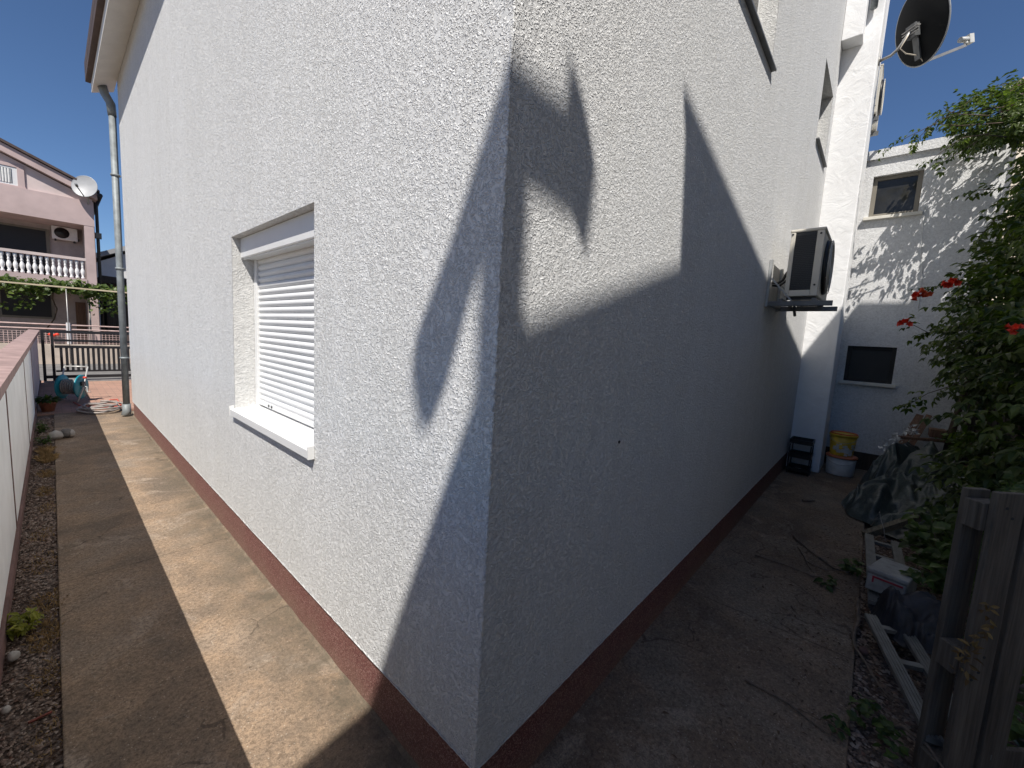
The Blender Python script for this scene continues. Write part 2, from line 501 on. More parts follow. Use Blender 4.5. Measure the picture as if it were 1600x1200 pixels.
def compound(mb, base, d, L=.24, n=7, leafL=.062, leafW=.032):
    """one feathered leaf: a rachis with opposite leaflets, sagging"""
    d = d.normalized(); side = d.cross(Vector((0, 0, 1)))
    if side.length < .05: side = d.orthogonal()
    side.normalize()
    p = base.copy(); dd = d.copy(); pr = n//2
    for i in range(pr):
        p = p+dd*(L/(pr+.5)); dd = (dd+Vector((0, 0, -.16))).normalized()
        nr = side.cross(dd)
        for sg in (1, -1):
            ld = (side*sg+dd*.55+Vector((0, 0, -.35))+rvec()*.3)
            k = random.uniform(.75, 1.15)
            leaf_into(mb, p, ld, nr+rvec()*.35, leafL*k, leafW*k)
    leaf_into(mb, p, dd+Vector((0, 0, -.2)), side.cross(dd), leafL*1.1, leafW*1.1)

# ================================================================== SETTING
g = MB(); R_ = 600
g.add([(-R_, -R_, -.05), (R_, -R_, -.05), (R_, R_, -.05), (-R_, R_, -.05)], [(0, 1, 2, 3)])
struct(g.build('ground', 'soil', recalc=False), 'bare brown earth around the houses', 'ground')
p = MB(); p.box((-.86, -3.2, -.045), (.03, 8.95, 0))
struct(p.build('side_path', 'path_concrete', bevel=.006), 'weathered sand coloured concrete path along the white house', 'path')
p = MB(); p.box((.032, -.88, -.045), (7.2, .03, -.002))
struct(p.build('alley_slab', 'alley_concrete', bevel=.006), 'dark brown concrete slab in the shaded alley', 'path')
p = MB(); p.box((-1.04, 8.955, -.045), (9.5, 13.9, -.003))
struct(p.build('courtyard_paving', 'pavers'), 'orange brick paving in front of the gate', 'paving')
p = MB(); p.box((-60, 13.9, -.046), (60, 18.8, -.01))
struct(p.build('street', 'asphalt'), 'pale grey street beyond the gate', 'road')
p = MB()
p.grid(lambda u, v: (-1.06+u*.20, -1.5+v*10.45, -.022+.008*fbm(u*2, v*40)), 6, 160)
struct(p.build('gravel_bed', 'gravel_ground'), 'strip of brown gravel soil beside the boundary wall', 'gravel bed')
p = MB()
p.grid(lambda u, v: (-.85+u*8, -.88-v*1.4, -.03+.015*fbm(u*20, v*5)+.03*v), 120, 24)
struct(p.build('garden_soil', 'gravel_ground'), 'dark littered soil beside the alley slab', 'soil')

def pebbles(mb, n, fx, smin, smax):
    base = [Vector(v) for v in ((1,0,0),(-1,0,0),(0,1,0),(0,-1,0),(0,0,.7),(0,0,-.7))]
    fs = [(0,2,4),(2,1,4),(1,3,4),(3,0,4),(2,0,5),(1,2,5),(3,1,5),(0,3,5)]
    for _ in range(n):
        c = Vector(fx()); s_ = random.uniform(smin, smax)
        a = random.uniform(0, 6.28); ca, sa = math.cos(a), math.sin(a)
        k = Vector((random.uniform(.6, 1.3), random.uniform(.6, 1.2), random.uniform(.5, 1)))
        vs = []
        for b in base:
            x, y, z = b.x*k.x*s_, b.y*k.y*s_, b.z*k.z*s_
            vs.append((c.x+x*ca-y*sa, c.y+x*sa+y*ca, c.z+z))
        mb.add(vs, fs, False)
pb = MB()
pebbles(pb, 5200, lambda: (random.uniform(-1.035, -.865), -.3+4.6*random.random()**1.5, -.013), .004, .0105)
pebbles(pb, 2600, lambda: (random.uniform(-1.035, -.865), random.uniform(3, 8.6), -.013), .006, .014)
stuff(pb.build('gravel', 'pebble', recalc=False), 'loose brown gravel strip along the boundary wall', 'gravel')
pb = MB()
pebbles(pb, 4200, lambda: (random.uniform(.6, 4.2), -.885-.55*random.random()**1.6, -.018), .005, .016)
stuff(pb.build('alley_gravel', 'pebble', recalc=False), 'loose gravel and crumbs along the alley slab edge', 'gravel')
pb = MB()
def crumb():
    if random.random() < .5: return (random.uniform(.2, 6), -.86+.35*random.random()**2, .002)
    return (random.uniform(.1, 6), random.uniform(-.85, -.03), .002)
pebbles(pb, 700, crumb, .002, .006)
pebbles(pb, 500, lambda: (random.uniform(-.85, -.02), random.uniform(.2, 7.5), .002), .0015, .0045)
stuff(pb.build('crumbs', 'pebble', recalc=False), 'scattered crumbs of grit on the concrete', 'grit')
lt = MB()
for _ in range(420):
    x = random.gauss(2.55, .9) if random.random() < .6 else random.uniform(.6, 5.5)
    y = -.86+.55*abs(random.gauss(0, .55))
    if not (.5 < x < 5.8 and -.9 < y < -.1): continue
    a = random.uniform(0, 6.28)
    leaf_into(lt, Vector((x, y, .004)), Vector((math.cos(a), math.sin(a), .05)), Vector((0, 0, 1))+rvec()*.3, random.uniform(.012, .035), random.uniform(.004, .012), .3, .1)
stuff(lt.build('leaf_litter', 'debris', recalc=False), 'dry leaf bits scattered over the dark alley slab', 'leaf litter')

# ================================================================== WHITE HOUSE
def wall_sheet(mb, O, U, Nn, us, zs, openings, top=None, depth=.15):
    """outer wall face in the plane through O spanned by U and Z, openings cut, reveals added (Nn points inward)"""
    O = Vector(O); U = Vector(U); Nn = Vector(Nn)
    ucut = sorted(set([us[0], us[1]]+[x for o in openings for x in o[:2]]))
    zcut = sorted(set([zs[0], zs[1]]+[x for o in openings for x in o[2:4]]))
    P_ = lambda u, z, d=0: O+U*u+Vector((0, 0, z))+Nn*d
    for i in range(len(ucut)-1):
        for j in range(len(zcut)-1):
            uc = (ucut[i]+ucut[i+1])/2; zc = (zcut[j]+zcut[j+1])/2
            if any(o[0] < uc < o[1] and o[2] < zc < o[3] for o in openings): continue
            mb.add([P_(ucut[i], zcut[j]), P_(ucut[i+1], zcut[j]), P_(ucut[i+1], zcut[j+1]), P_(ucut[i], zcut[j+1])], [(0, 1, 2, 3)])
    if top:
        pts = [P_(us[0], zs[1])]+[P_(u, z) for u, z in top]+[P_(us[1], zs[1])]
        mb.add(pts, [tuple(range(len(pts)))])
def reveals(mb, O, U, Nn, o, depth):
    O = Vector(O); U = Vector(U); Nn = Vector(Nn)
    P_ = lambda u, z, d: O+U*u+Vector((0, 0, z))+Nn*d
    a, b, c, d_ = o[:4]
    for q in (((a, c), (b, c)), ((b, c), (b, d_)), ((b, d_), (a, d_)), ((a, d_), (a, c))):
        (u0, z0), (u1, z1) = q
        mb.add([P_(u0, z0, .001), P_(u1, z1, .001), P_(u1, z1, depth), P_(u0, z0, depth)], [(0, 1, 2, 3)])

house = thing('white_house', (0, 0, 0), 'large white house with rough scratched render, red plinth and roller shutter window', 'house')
HB = .254
wA = (1.19, 2.475, 1.01, 2.165)
w1 = (1.5, 2.63, 3.575, 4.75); w2 = (4.95, 5.83, 4.0, 4.83)
m = MB()
wall_sheet(m, (0, 0, 0), (0, 1, 0), (1, 0, 0), (0, 8.15), (HB, 5.25), [wA])
wall_sheet(m, (0, 0, 0), (1, 0, 0), (0, 1, 0), (0, 9), (HB, 5.25), [w1, w2], top=[(4.5, 6.85)])
m.add([(0, 8.15, HB), (9, 8.15, HB), (9, 8.15, 5.25), (4.5, 8.15, 6.85), (0, 8.15, 5.25)], [(0, 1, 2, 3, 4)])
m.add([(9, 0, HB), (9, 8.15, HB), (9, 8.15, 5.25), (9, 0, 5.25)], [(0, 1, 2, 3)])
m.add([(0, 0, HB), (9, 0, HB), (9, 8.15, HB), (0, 8.15, HB)], [(0, 1, 2, 3)])
m.build('wall', 'stucco', house, recalc=False)
for U_, N_, o_, d_ in (((0, 1, 0), (1, 0, 0), wA, .2), ((1, 0, 0), (0, 1, 0), w1, .16), ((1, 0, 0), (0, 1, 0), w2, .16)):
    m = MB(); reveals(m, (0, 0, 0), U_, N_, o_, d_); m.build('window_reveal', 'reveal_stucco', house, recalc=False)
m = MB(); m.box((.014, .014, -.04), (8.99, 8.14, HB+.01))
m.build('plinth', 'plinth', house)
# uneven trowelled edges: the corner and the bottom lip of the render, and the mortar fillet at the foot
m = MB()
def corner(u, v):
    z = HB+v*4.9; a = math.pi*(u*1.0)-.25*math.pi
    r = .0045+.0028*mnoise.noise((3, u*2, z*38))+.002*mnoise.noise((9, u*2, z*110))
    return (.0025-r*math.cos(a-math.pi*.0)*1.0, .0025-r*math.sin(a), z)
m.grid(corner, 6, 900); m.build('corner_bead', 'stucco', house, recalc=False)
for ax_, L_ in ((1, 8.1), (0, 6.1)):
    m = MB()
    def lip(u, v):
        t = v*L_; a = 2*math.pi*u
        r = .0015+.0013*mnoise.noise((t*18, u*2, 4+ax_))+.0012*mnoise.noise((t*70, u*2, 8+ax_))
        d = .002+r*math.cos(a); z = HB-.0005+r*2.4*math.sin(a)+.002*mnoise.noise((t*3, 0, ax_))+.002*mnoise.noise((t*30, 0, ax_))
        return (-d, t, z) if ax_ == 1 else (t, -d, z)
    m.grid(lip, 6, int(L_*70)); m.build('render_lip', 'stucco', house, recalc=False)
m = MB()
def fillet(u, v):
    t = v*8.9; w_ = .016+.009*mnoise.noise((t*4, 1, 2))+.005*mnoise.noise((t*17, 1, 2))
    return (.016-u*w_, t, .001+(1-u)*(.010+.005*mnoise.noise((t*9, 3, 3)))*1.2+.0012)
m.grid(fillet, 3, 420); m.build('mortar_fillet', 'path_concrete', house, recalc=False)
# eaves and roof
m = MB()
m.prism([(-.25, 4.98), (0-.002, 5.10), (0-.002, 5.3), (-.25, 5.3)], 1, -.06, 8.62)
m.build('soffit', 'soffit_white', house)
m = MB()
m.prism([(-.31, 5.24), (4.5, 6.97), (4.5, 7.12), (-.31, 5.39)], 1, -.07, 8.66)
m.prism([(9.31, 5.24), (4.5, 6.97), (4.5, 7.12), (9.31, 5.39)], 1, -.07, 8.66)
m.prism([(-.31, 5.12), (-.252, 5.12), (-.252, 5.27), (-.31, 5.25)], 1, -.06, 8.65)
m.build('roof', 'roof_tile', house)
# chimney breast beside wall B and the eave box at its top
m = MB(); m.box((6.11, -.368, 0), (6.78, .05, 7.6))
m.build('pilaster', 'smooth_plaster', house, bevel=.012)
m = MB(); m.box((5.885, -.205, 5.50), (6.108, .0-.002, 7.3))
m.build('eave_box', 'smooth_plaster', house, bevel=.006)
m = MB(); m.lathe([(.0, 0), (.035, 0), (.035, 1.2)], (6.06, -.265, 5.86), 12)
m.build('overflow_pipe', 'zinc', house)
m = MB(); m.tube([(.787, .006, 1.186), (.787, -.004, 1.184)], .007, 8)
m.build('screw_hole', 'dark_void', house)
# downpipe
dp = MB()
dp.tube([(-.065, 8.22, .17), (-.065, 8.22, 4.62)], .043, 14)
dp.tube([(-.065, 8.22, 4.60), (-.075, 8.24, 4.78), (-.13, 8.33, 4.93), (-.15, 8.36, 5.05)], [.05, .054, .056, .056], 14)
dp.tube([(-.065, 8.22, .20), (-.065, 8.22, .08), (-.08, 8.21, .012)], [.053, .055, .062], 14)
pipe = dp.build('downpipe', 'zinc', house)
for z in (.95, 2.35, 3.75):
    c = MB(); c.lathe([(.053, -.016), (.056, 0), (.053, .016)], (-.065, 8.22, z), 14)
    c.box((-.03, 8.20, z-.012), (-.002, 8.24, z+.012))
    c.build('pipe_clip', 'zinc', pipe)
# roller shutter window on the sunlit wall
SX = .145
fr = MB()
fr.box((SX+.02, 1.2, 1.02), (SX+.055, 2.47, 2.16))
win = fr.build('roller_window', 'shutter_white', house)
sh = MB()
ns = 24; z0, z1 = 1.075, 2.045; hs = (z1-z0)/ns
prof = []
for i in range(ns):
    zb = z0+i*hs
    for k in range(7):
        t = k/6
        prof.append((SX-.009*math.sin(math.pi*min(1, t*1.08)) if t < .93 else SX+.004, zb+t*hs*.97))
    prof.append((SX+.006, zb+hs*.985))
vs = [(x, y, z) for x, z in prof for y in (1.2, 2.425)]
sh.add(vs, [(2*i, 2*i+1, 2*i+3, 2*i+2) for i in range(len(prof)-1)], False)
sh.box((SX-.012, 1.2, 1.045), (SX+.008, 2.425, 1.075))
sh.build('roller_shutter', 'shutter_white', win, recalc=False)
for y in (1.192, 2.42):
    c = MB(); c.box((SX-.02, y, 1.02), (SX+.019, y+.052, 2.05))
    c.build('guide_rail', 'white_metal', win, bevel=.003)
c = MB(); c.box((.048, 1.192, 2.035), (SX+.06, 2.472, 2.163))
c.build('shutter_box', 'white_metal', win, bevel=.004)
c = MB()
c.box((.06, 1.192, 2.028), (.072, 2.472, 2.036))
c.build('box_lip', 'white_metal', win)
c = MB()
c.prism([(-.030, .990), (-.030, 1.014), (.165, 1.032), (.165, 1.012), (-.024, .998), (-.024, .974), (-.030, .974)], 1, 1.186, 2.478)
for y in (1.176, 2.479):
    c.prism([(-.033, .972), (-.033, 1.034), (.0-.002, 1.038), (.0-.002, .972)], 1, y, y+.009)
c.build('window_sill', 'white_metal', win)
for y in (2.17, 2.225):
    c = MB(); c.tube([(SX-.016, y, 1.06), (SX-.008, y, 1.06)], .009, 10); c.build('shutter_stop', 'black_plastic', win)
# upper windows on the alley wall
for (a, b, cz, d) in (w1, w2):
    f = MB(); f.box((a+.005, .12, cz+.005), (b-.005, .155, d-.005))
    wo = f.build('window', 'white_metal', house)
    f = MB(); f.box((a+.07, .112, cz+.08), (b-.07, .119, d-.07)); f.build('pane', 'dark_glass', wo)
    f = MB(); f.prism([(-.032, cz-.014), (-.032, cz-.002), (.115, cz+.012), (.115, cz-.010), (-.026, cz-.012), (-.026, cz-.014)], 0, a-.02, b+.012)
    f.build('window_sill', 'bracket_grey', wo)

# ================================================================== ANNEX
ann = thing('annex_building', (6.9, -.8, 0), 'white two storey annex with two small square windows behind the alley', 'building')
AX = 6.9; aw1 = (-.965, -.462, 3.565, 4.115); aw2 = (-.975, -.447, 1.262, 1.772)
m = MB()
wall_sheet(m, (AX, 0, 0), (0, 1, 0), (1, 0, 0), (-1.685, -.002), (.25, 4.44), [aw1, aw2])
m.add([(AX, -1.685, .25), (AX+4, -1.685, .25), (AX+4, -1.685, 4.44), (AX, -1.685, 4.44)], [(0, 1, 2, 3)])
m.add([(AX, -1.685, 4.44), (AX+4, -1.685, 4.44), (AX+4, -.002, 4.44), (AX, -.002, 4.44)], [(0, 1, 2, 3)])
m.add([(AX+4, -1.685, .25), (AX+4, -.002, .25), (AX+4, -.002, 4.44), (AX+4, -1.685, 4.44)], [(0, 1, 2, 3)])
reveals(m, (AX, 0, 0), (0, 1, 0), (1, 0, 0), aw1, .11)
reveals(m, (AX, 0, 0), (0, 1, 0), (1, 0, 0), aw2, .11)
m.build('wall', 'annex_stucco', ann, recalc=False)
m = MB(); m.box((AX+.01, -1.68, -.03), (AX+3.9, -.01, .252)); m.build('plinth', 'dark_boards', ann)
m = MB(); m.box((AX-.04, -1.72, 4.335), (AX+4, -.004, 4.455)); m.build('parapet', 'annex_stucco', ann)
for i, (a, b, c_, d) in enumerate((aw1, aw2)):
    fm = ('taupe_frame', 'window_dark')[i]
    f = MB(); t_ = .05; x0, x1 = AX+.055, AX+.10
    f.box((x0, a, c_), (x1, a+t_, d)); f.box((x0, b-t_, c_), (x1, b, d)); f.box((x0, a+t_, c_), (x1, b-t_, c_+t_)); f.box((x0, a+t_, d-t_), (x1, b-t_, d))
    wo = f.build('window', fm, ann, bevel=.004)
    wo['label'] = ('small window with taupe frame', 'small window with black frame')[i]
    f = MB(); f.box((x0+.02, a+t_-.003, c_+t_-.003), (x0+.03, b-t_+.003, d-t_+.003)); f.build('pane', ('dark_glass', 'dark_void')[i], wo)
    f = MB(); f.box((AX-.055, a-.045, c_-.045), (AX+.054, b+.05, c_-.002)); f.build('window_sill', 'sill_stone', wo, bevel=.005)
c = MB(); c.tube([(AX-.012, -1.02, 3.62), (AX-.012, -1.05, 3.1), (AX-.012, -1.1, 2.75), (AX-.012, -1.12, 2.3)], .0035, 6)
tag(c.build('wall_cable', 'bucket_white'), 'thin pale cable hanging down the white annex wall beside its upper window', 'cable')

# ================================================================== AIR CONDITIONERS
br = thing('wall_bracket', (3.35, 0, 2.02), 'dark grey steel bracket carrying the air conditioner on the alley wall', 'bracket')
for x in (3.345, 3.86):
    c = MB(); c.box((x-.02, -.024, 2.0), (x+.02, -.002, 2.40)); c.build('wall_rail', 'bracket_pale', br, bevel=.002)
    c = MB(); c.box((x-.018, -.47, 2.005), (x+.018, -.026, 2.045)); c.build('support_arm', 'bracket_grey', br, bevel=.002)
    c = MB(); c.bar((x, -.03, 2.24), (x, -.19, 2.05), .018, .012); c.build('brace', 'bracket_pale', br)
c = MB(); c.box((3.366, -.045, 2.01), (3.838, -.026, 2.05)); c.build('cross_bar', 'bracket_grey', br)
c = MB(); c.box((3.33, -.13, 2.046), (3.88, -.10, 2.066)); c.box((3.33, -.36, 2.046), (3.88, -.33, 2.066)); c.build('mounting_rail', 'bracket_grey', br)

def ac_unit(root, x0, x1, yb, yf, z0, z1):
    """outdoor unit: yb back (wall side), yf front (fan), left end is the coil grille"""
    b = MB(); b.box((x0+.012, yf, z0), (x1, yb, z1-.025)); cs = b.build('casing', 'beige_metal', root, bevel=.012)
    b = MB(); b.box((x0-.004, yf-.008, z1-.025), (x1+.006, yb+.008, z1)); b.build('top_cover', 'beige_metal', root, bevel=.008)
    # end frame around the black coil
    e = MB(); w_ = abs(yb-yf)
    e.box((x0-.002, yf, z0), (x0+.02, yf+w_*.22, z1-.025))
    e.box((x0-.002, yb-w_*.14, z0), (x0+.02, yb, z1-.025))
    e.box((x0-.002, yf+w_*.22, z0), (x0+.02, yb-w_*.14, z0+.05))
    e.build('end_frame', 'beige_metal', root, bevel=.004)
    gr = MB(); gr.box((x0+.005, yf+w_*.22, z0+.05), (x0+.011, yb-w_*.14, z1-.026))
    n = 30
    for i in range(n):
        z = z0+.06+(z1-z0-.1)*i/n
        gr.box((x0+.001, yf+w_*.22, z), (x0+.005, yb-w_*.14, z+.006))
    gr.build('coil_grille', 'grille_black', root)
    fc = Vector((x0+(x1-x0)*.42, yf, (z0+z1)/2)); r = min(.235, (z1-z0)*.42)
    fg = MB(); fg.lathe([(0, .0), (r, .0), (r, .012), (r*.96, .022), (0, .03)], fc, 32, (0, -1, 0)); fg.build('fan_opening', 'grille_black', root)
    rg = MB()
    for k in range(1, 9):
        rr = r*k/8.3
        rg.tube([fc+Vector((rr*math.cos(t), -.036, rr*math.sin(t))) for t in [2*math.pi*i/28 for i in range(29)]], .003, 5, False)
    for k in range(6):
        t = math.pi*k/6; d = Vector((math.cos(t)*r, 0, math.sin(t)*r))
        rg.tube([fc-d+Vector((0, -.034, 0)), fc+d+Vector((0, -.034, 0))], .003, 5)
    rg.build('fan_guard', 'beige_metal', root)
    for y, z in ((yf+w_*.11, z1-.05), (yb-w_*.05, z1-.04), (yf+w_*.11, z0+.09), (yb-w_*.05, z0+.02)):
        sc = MB(); sc.tube([(x0-.007, y, z), (x0, y, z)], .008, 8); sc.build('screw', 'black_plastic', root)
    for x in (x0+.06, x1-.1):
        ft = MB(); ft.box((x, yf+.01, z0-.022), (x+.04, yb-.01, z0-.001)); ft.build('foot', 'black_plastic', root)
ac = thing('air_conditioner', (3.78, -.25, 2.068), 'beige air conditioner outdoor unit with black grille end, on the alley wall bracket', 'air conditioner')
ac_unit(ac, 3.40, 4.18, -.125, -.355, 2.092, 2.645)
c = MB()
c.tube([(3.52, -.002, 2.23), (3.50, -.05, 2.22), (3.48, -.09, 2.24), (3.47, -.115, 2.30), (3.50, -.13, 2.33)], .011, 8)
c.build('pipe', 'cable_black', ac)
c = MB(); c.tube([(3.56, -.002, 2.21), (3.54, -.06, 2.20), (3.52, -.10, 2.23), (3.53, -.13, 2.27)], .009, 8)
c.build('pipe', 'cable_black', ac)
c = MB(); c.tube([(3.48, -.2, 2.06), (3.48, -.2, 1.99), (3.46, -.215, 1.93)], .011, 8); c.build('drain_pipe', 'cable_black', ac)
ac2 = thing('air_conditioner', (7.6, -.2, 5.0), 'upper air conditioner half hidden behind the white pilaster, above the annex roof', 'air conditioner')
ac_unit(ac2, 7.2, 7.95, -.12, -.372, 5.12, 5.76)
c = MB()
for x in (7.28, 7.8):
    c.box((x, -.40, 5.04), (x+.04, -.002, 5.095))
c.box((7.32, -.02, 4.95), (7.8, -.002, 5.2)); c.bar((7.3, -.03, 4.85), (7.3, -.38, 5.04), .03, .03)
tag(c.build('wall_bracket', 'bracket_grey'), 'dark bracket under the upper air conditioner behind the pilaster', 'bracket')

# ================================================================== SATELLITE DISHES
def dish(root, C, nrm, rx, rz, matd, matr, thick=.012, depth=.09):
    C = Vector(C); n = Vector(nrm).normalized()
    sd = n.cross(Vector((0, 0, 1))).normalized(); u = sd.cross(n)
    b = MB(); nr, na = 8, 40
    vs = []; fs = []
    for side in (0, 1):
        for i in range(nr+1):
            q = i/nr
            for k in range(na):
                t = 2*math.pi*k/na
                vs.append(C+sd*(rx*q*math.cos(t))+u*(rz*q*math.sin(t))+n*(depth*(q*q-1)+(thick if side else 0)))
    for side in (0, 1):
        o = side*(nr+1)*na
        for i in range(nr):
            for k in range(na):
                f = (o+i*na+k, o+i*na+(k+1) % na, o+(i+1)*na+(k+1) % na, o+(i+1)*na+k)
                fs.append(f)
    b.add(vs, fs, True)
    b.build('reflector', matd, root)
    b = MB(); pts = [C+sd*(rx*math.cos(t))+u*(rz*math.sin(t))+n*thick*.5 for t in [2*math.pi*k/48 for k in range(49)]]
    b.tube(pts, thick*.75, 6, False); b.build('rim', matr, root)
    return C, n, sd, u
sd_root = thing('satellite_dish', (6.3, -.372, 5.32), 'dark grey satellite dish seen from behind, on a bent arm off the white pilaster', 'satellite dish')
DC, dn, ds, du = dish(sd_root, (6.33, -.72, 5.62), (.72, -.64, .26), .295, .43, 'dish_dark', 'dish_rim', .012, .07)
bk = DC-dn*.10-du*.05
c = MB(); c.tube([(6.3, -.368, 5.335), (6.29, -.48, 5.355), (6.26, -.54, 5.39), (6.245, -.585, 5.46), bk-dn*.05], .017, 10)
c.lathe([(.05, 0), (.05, .012)], (6.3, -.368, 5.335), 12, (0, -1, 0)); c.build('mount_arm', 'arm_grey', sd_root)
c = MB(); c.box((-.05, -.07, -.05), (.05, .07, .02), Matrix.Translation(bk) @ dn.to_track_quat('Z', 'Y').to_matrix().to_4x4())
c.bar(bk+du*.09, bk-du*.32+dn*.03, .06, .02, dn); c.build('back_bracket', 'bracket_grey', sd_root)
c = MB()
for k in (-1, 0, 1):
    c.bar(bk+ds*.07*k+du*.03-dn*.05, bk+ds*.07*k+du*.03-dn*.0, .012, .012)
    c.bar(bk-ds*.09+du*(.03*k)-dn*.055, bk+ds*.09+du*(.03*k)-dn*.055, .01, .008)
c.build('clamp', 'arm_grey', sd_root)
c = MB(); a0 = DC-du*.41+dn*.0; a1 = DC-du*.30+dn*.60
c.bar(a0, a1, .022, .03); c.build('feed_arm', 'arm_grey', sd_root)
c = MB(); c.tube([a1+du*.0, a1+du*.05], .02, 8); c.tube([a1+du*.06+dn*.03, a1+du*.07-dn*.08], .03, 12); c.box((-.03, -.05, -.03), (.03, .05, .03), Matrix.Translation(a1+du*.06+dn*.05) @ dn.to_track_quat('Z', 'Y').to_matrix().to_4x4())
c.build('receiver_head', 'bucket_white', sd_root)
c = MB(); c.tube([bk-dn*.05, Vector((6.2, -.56, 5.36)), Vector((6.24, -.62, 5.30)), DC-du*.33-dn*.05, a0, a1], .006, 6); c.build('cable', 'cable_pale', sd_root)

# ================================================================== BOUNDARY WALL
bw = thing('boundary_wall', (-1.1, 6, 0), 'low boundary wall of white panels with reddish joints and a red cap, left of the path', 'wall')
joints = [-1.4, 1.05, 3.65, 6.4, 8.75]
for i in range(len(joints)-1):
    m = MB(); m.box((-1.145, joints[i]+.02, .07), (-1.05, joints[i+1]-.02, 1.135)); m.build('panel', 'wall_panel', bw, bevel=.004)
m = MB(); m.box((-1.145, 8.77, .07), (-1.052, 13.35, 1.135)); o = m.build('panel', 'grey_panel', bw); o['label'] = 'grey far end of the wall'  # far stretch in a darker grey than the white panels
for y in joints:
    m = MB(); m.box((-1.14, y-.0195, .07), (-1.046, y+.0195, 1.134)); m.build('joint', 'joint_red', bw)
m = MB(); m.box((-1.15, -1.6, -.04), (-1.035, 13.36, .069)); m.build('footing', 'joint_red', bw)
m = MB()
def capf(u, v):
    ring = [(-1.165, 1.136), (-1.012, 1.136), (-1.008, 1.205), (-1.165, 1.215), (-1.165, 1.136)]
    k = min(3, int(u*4+1e-6)); t = u*4-k if u < 1 else 1.0
    if u >= 1: k, t = 3, 1.0
    a, b = ring[k], ring[k+1]
    y = -1.6+v*14.96
    x = a[0]+(b[0]-a[0])*t; z = a[1]+(b[1]-a[1])*t
    return (x+.0015*mnoise.noise((y*9, z*30, x*30)), y, z+.0015*mnoise.noise((y*11, x*30, 3)))
m.grid(capf, 4, 260, False); m.build('cap', 'cap_red', bw)

# ================================================================== GATE
gt = thing('sliding_gate', (-.9, 13.5, 0), 'dark metal sliding gate with vertical bars across the brick courtyard', 'gate')
GY = 13.5
for x in (-1.0, -.855):
    m = MB(); m.box((x, GY-.03, .03), (x+.05, GY+.03, 1.15)); m.build('post', 'gate_metal', gt)
m = MB(); m.box((-1.0, GY-.03, 1.15), (3.0, GY+.03, 1.21)); m.build('top_rail', 'gate_metal', gt)
m = MB(); m.box((-.80, GY-.02, .955), (3.0, GY+.02, 1.0)); m.build('rail', 'gate_metal', gt)
m = MB(); m.box((-.80, GY-.02, .80), (3.0, GY+.02, .86)); m.build('rail', 'gate_metal', gt)
m = MB(); m.box((-.80, GY-.02, .235), (3.0, GY+.02, .275)); m.build('rail', 'gate_metal', gt)
m = MB(); m.box((-.95, GY-.035, .09), (3.0, GY+.035, .155)); m.build('bottom_beam', 'gate_metal', gt)
m = MB(); m.box((-1.0, GY-.05, -.003), (3.2, GY+.05, .028)); m.build('ground_track', 'bracket_pale', gt)
bar = MB(); bar.box((-.024, GY-.012, .276), (.024, GY+.012, .799))
b0 = bar.build('bar', 'gate_metal', gt)
x = -.70; k = 0
while x < 1.6:
    o = b0 if k == 0 else b0.copy()
    if k: COL.objects.link(o); o.parent = gt; o.matrix_parent_inverse = b0.matrix_parent_inverse.copy()
    o.location.x = x
    x += .0885; k += 1

# street fence on the far side of the road
sf = thing('street_fence', (-.5, 19, 0), 'beige block garden wall with wire mesh and pale rails across the street', 'fence')
m = MB(); m.box((-14, 18.95, -.05), (9, 19.1, .62)); m.build('block_wall', 'fence_block', sf)
m = MB()
for i in range(60): 
    x = -3+i*.085
    m.box((x-.006, 19.02, .62), (x+.006, 19.032, 1.02))
for i in range(6): m.box((-3, 19.018, .66+.07*i), (2.1, 19.03, .67+.07*i))
m.build('wire_mesh', 'rail_pale', sf)
for z in (1.10, 1.24):
    m = MB(); m.tube([(-14, 19.03, z), (9, 19.03, z)], .022, 8); m.build('rail', 'rail_pale', sf)
for x in (-3.6, -.46, 2.7):
    m = MB(); m.box((x-.05, 19.0, .55), (x+.05, 19.09, 1.32)); m.build('post', 'baluster_white', sf)
m = MB()
for x in (-.86, -.80, -.72):
    m.lathe([(0, 0), (.05, .02), (.06, .06), (.02, .09), (0, .09)], (x, 18.93, .86+.02*math.sin(x*50)), 8)
tag(m.build('red_flowers', 'flower_red'), 'small red flowers seen through the mesh of the street fence', 'flower')

# ================================================================== PINK HOUSE
ph = thing('pink_house', (-4, 24, 0), 'pink two storey house with white balcony balusters and gable, across the street', 'house')
FY = 22.0; XR = .42; XL = -10.4
m = MB()
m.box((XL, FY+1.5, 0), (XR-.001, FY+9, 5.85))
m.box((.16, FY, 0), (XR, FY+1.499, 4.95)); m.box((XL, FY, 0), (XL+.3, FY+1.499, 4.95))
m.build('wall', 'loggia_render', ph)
m = MB(); m.box((XL-.02, FY-.03, 4.95), (XR+.02, FY+1.498, 5.85)); m.build('facade_band', 'pink_render', ph)
m = MB(); m.box((.155, FY-.022, 0), (XR+.012, FY-.001, 4.949)); m.box((XR+.001, FY-.022, 0), (XR+.014, FY+9, 5.3)); m.build('pillar_render', 'pink_render', ph)
m = MB(); m.prism([(XL, 5.851), (XR, 5.851), (XR, 5.95), (-5, 8.35), (XL, 5.95)], 1, FY+.08, FY+8.9); m.build('gable', 'pink_pale', ph)
m = MB()
sl_ = (8.52-6.12)/(-5-.42)
m.prism([(.55, 5.95), (.55, 6.22), (-5, 8.66), (-5, 8.36)], 1, FY-.12, FY+.5); m.prism([(-10.55, 5.95), (-10.55, 6.22), (-5, 8.66), (-5, 8.36)], 1, FY-.12, FY+.5)
m.build('bargeboard', 'pink_render', ph)
m = MB()
m.prism([(.62, 6.225), (.62, 6.30), (-5, 8.77), (-5, 8.665)], 1, FY-.2, FY+9.2); m.prism([(-10.62, 6.225), (-10.62, 6.30), (-5, 8.77), (-5, 8.665)], 1, FY-.2, FY+9.2)
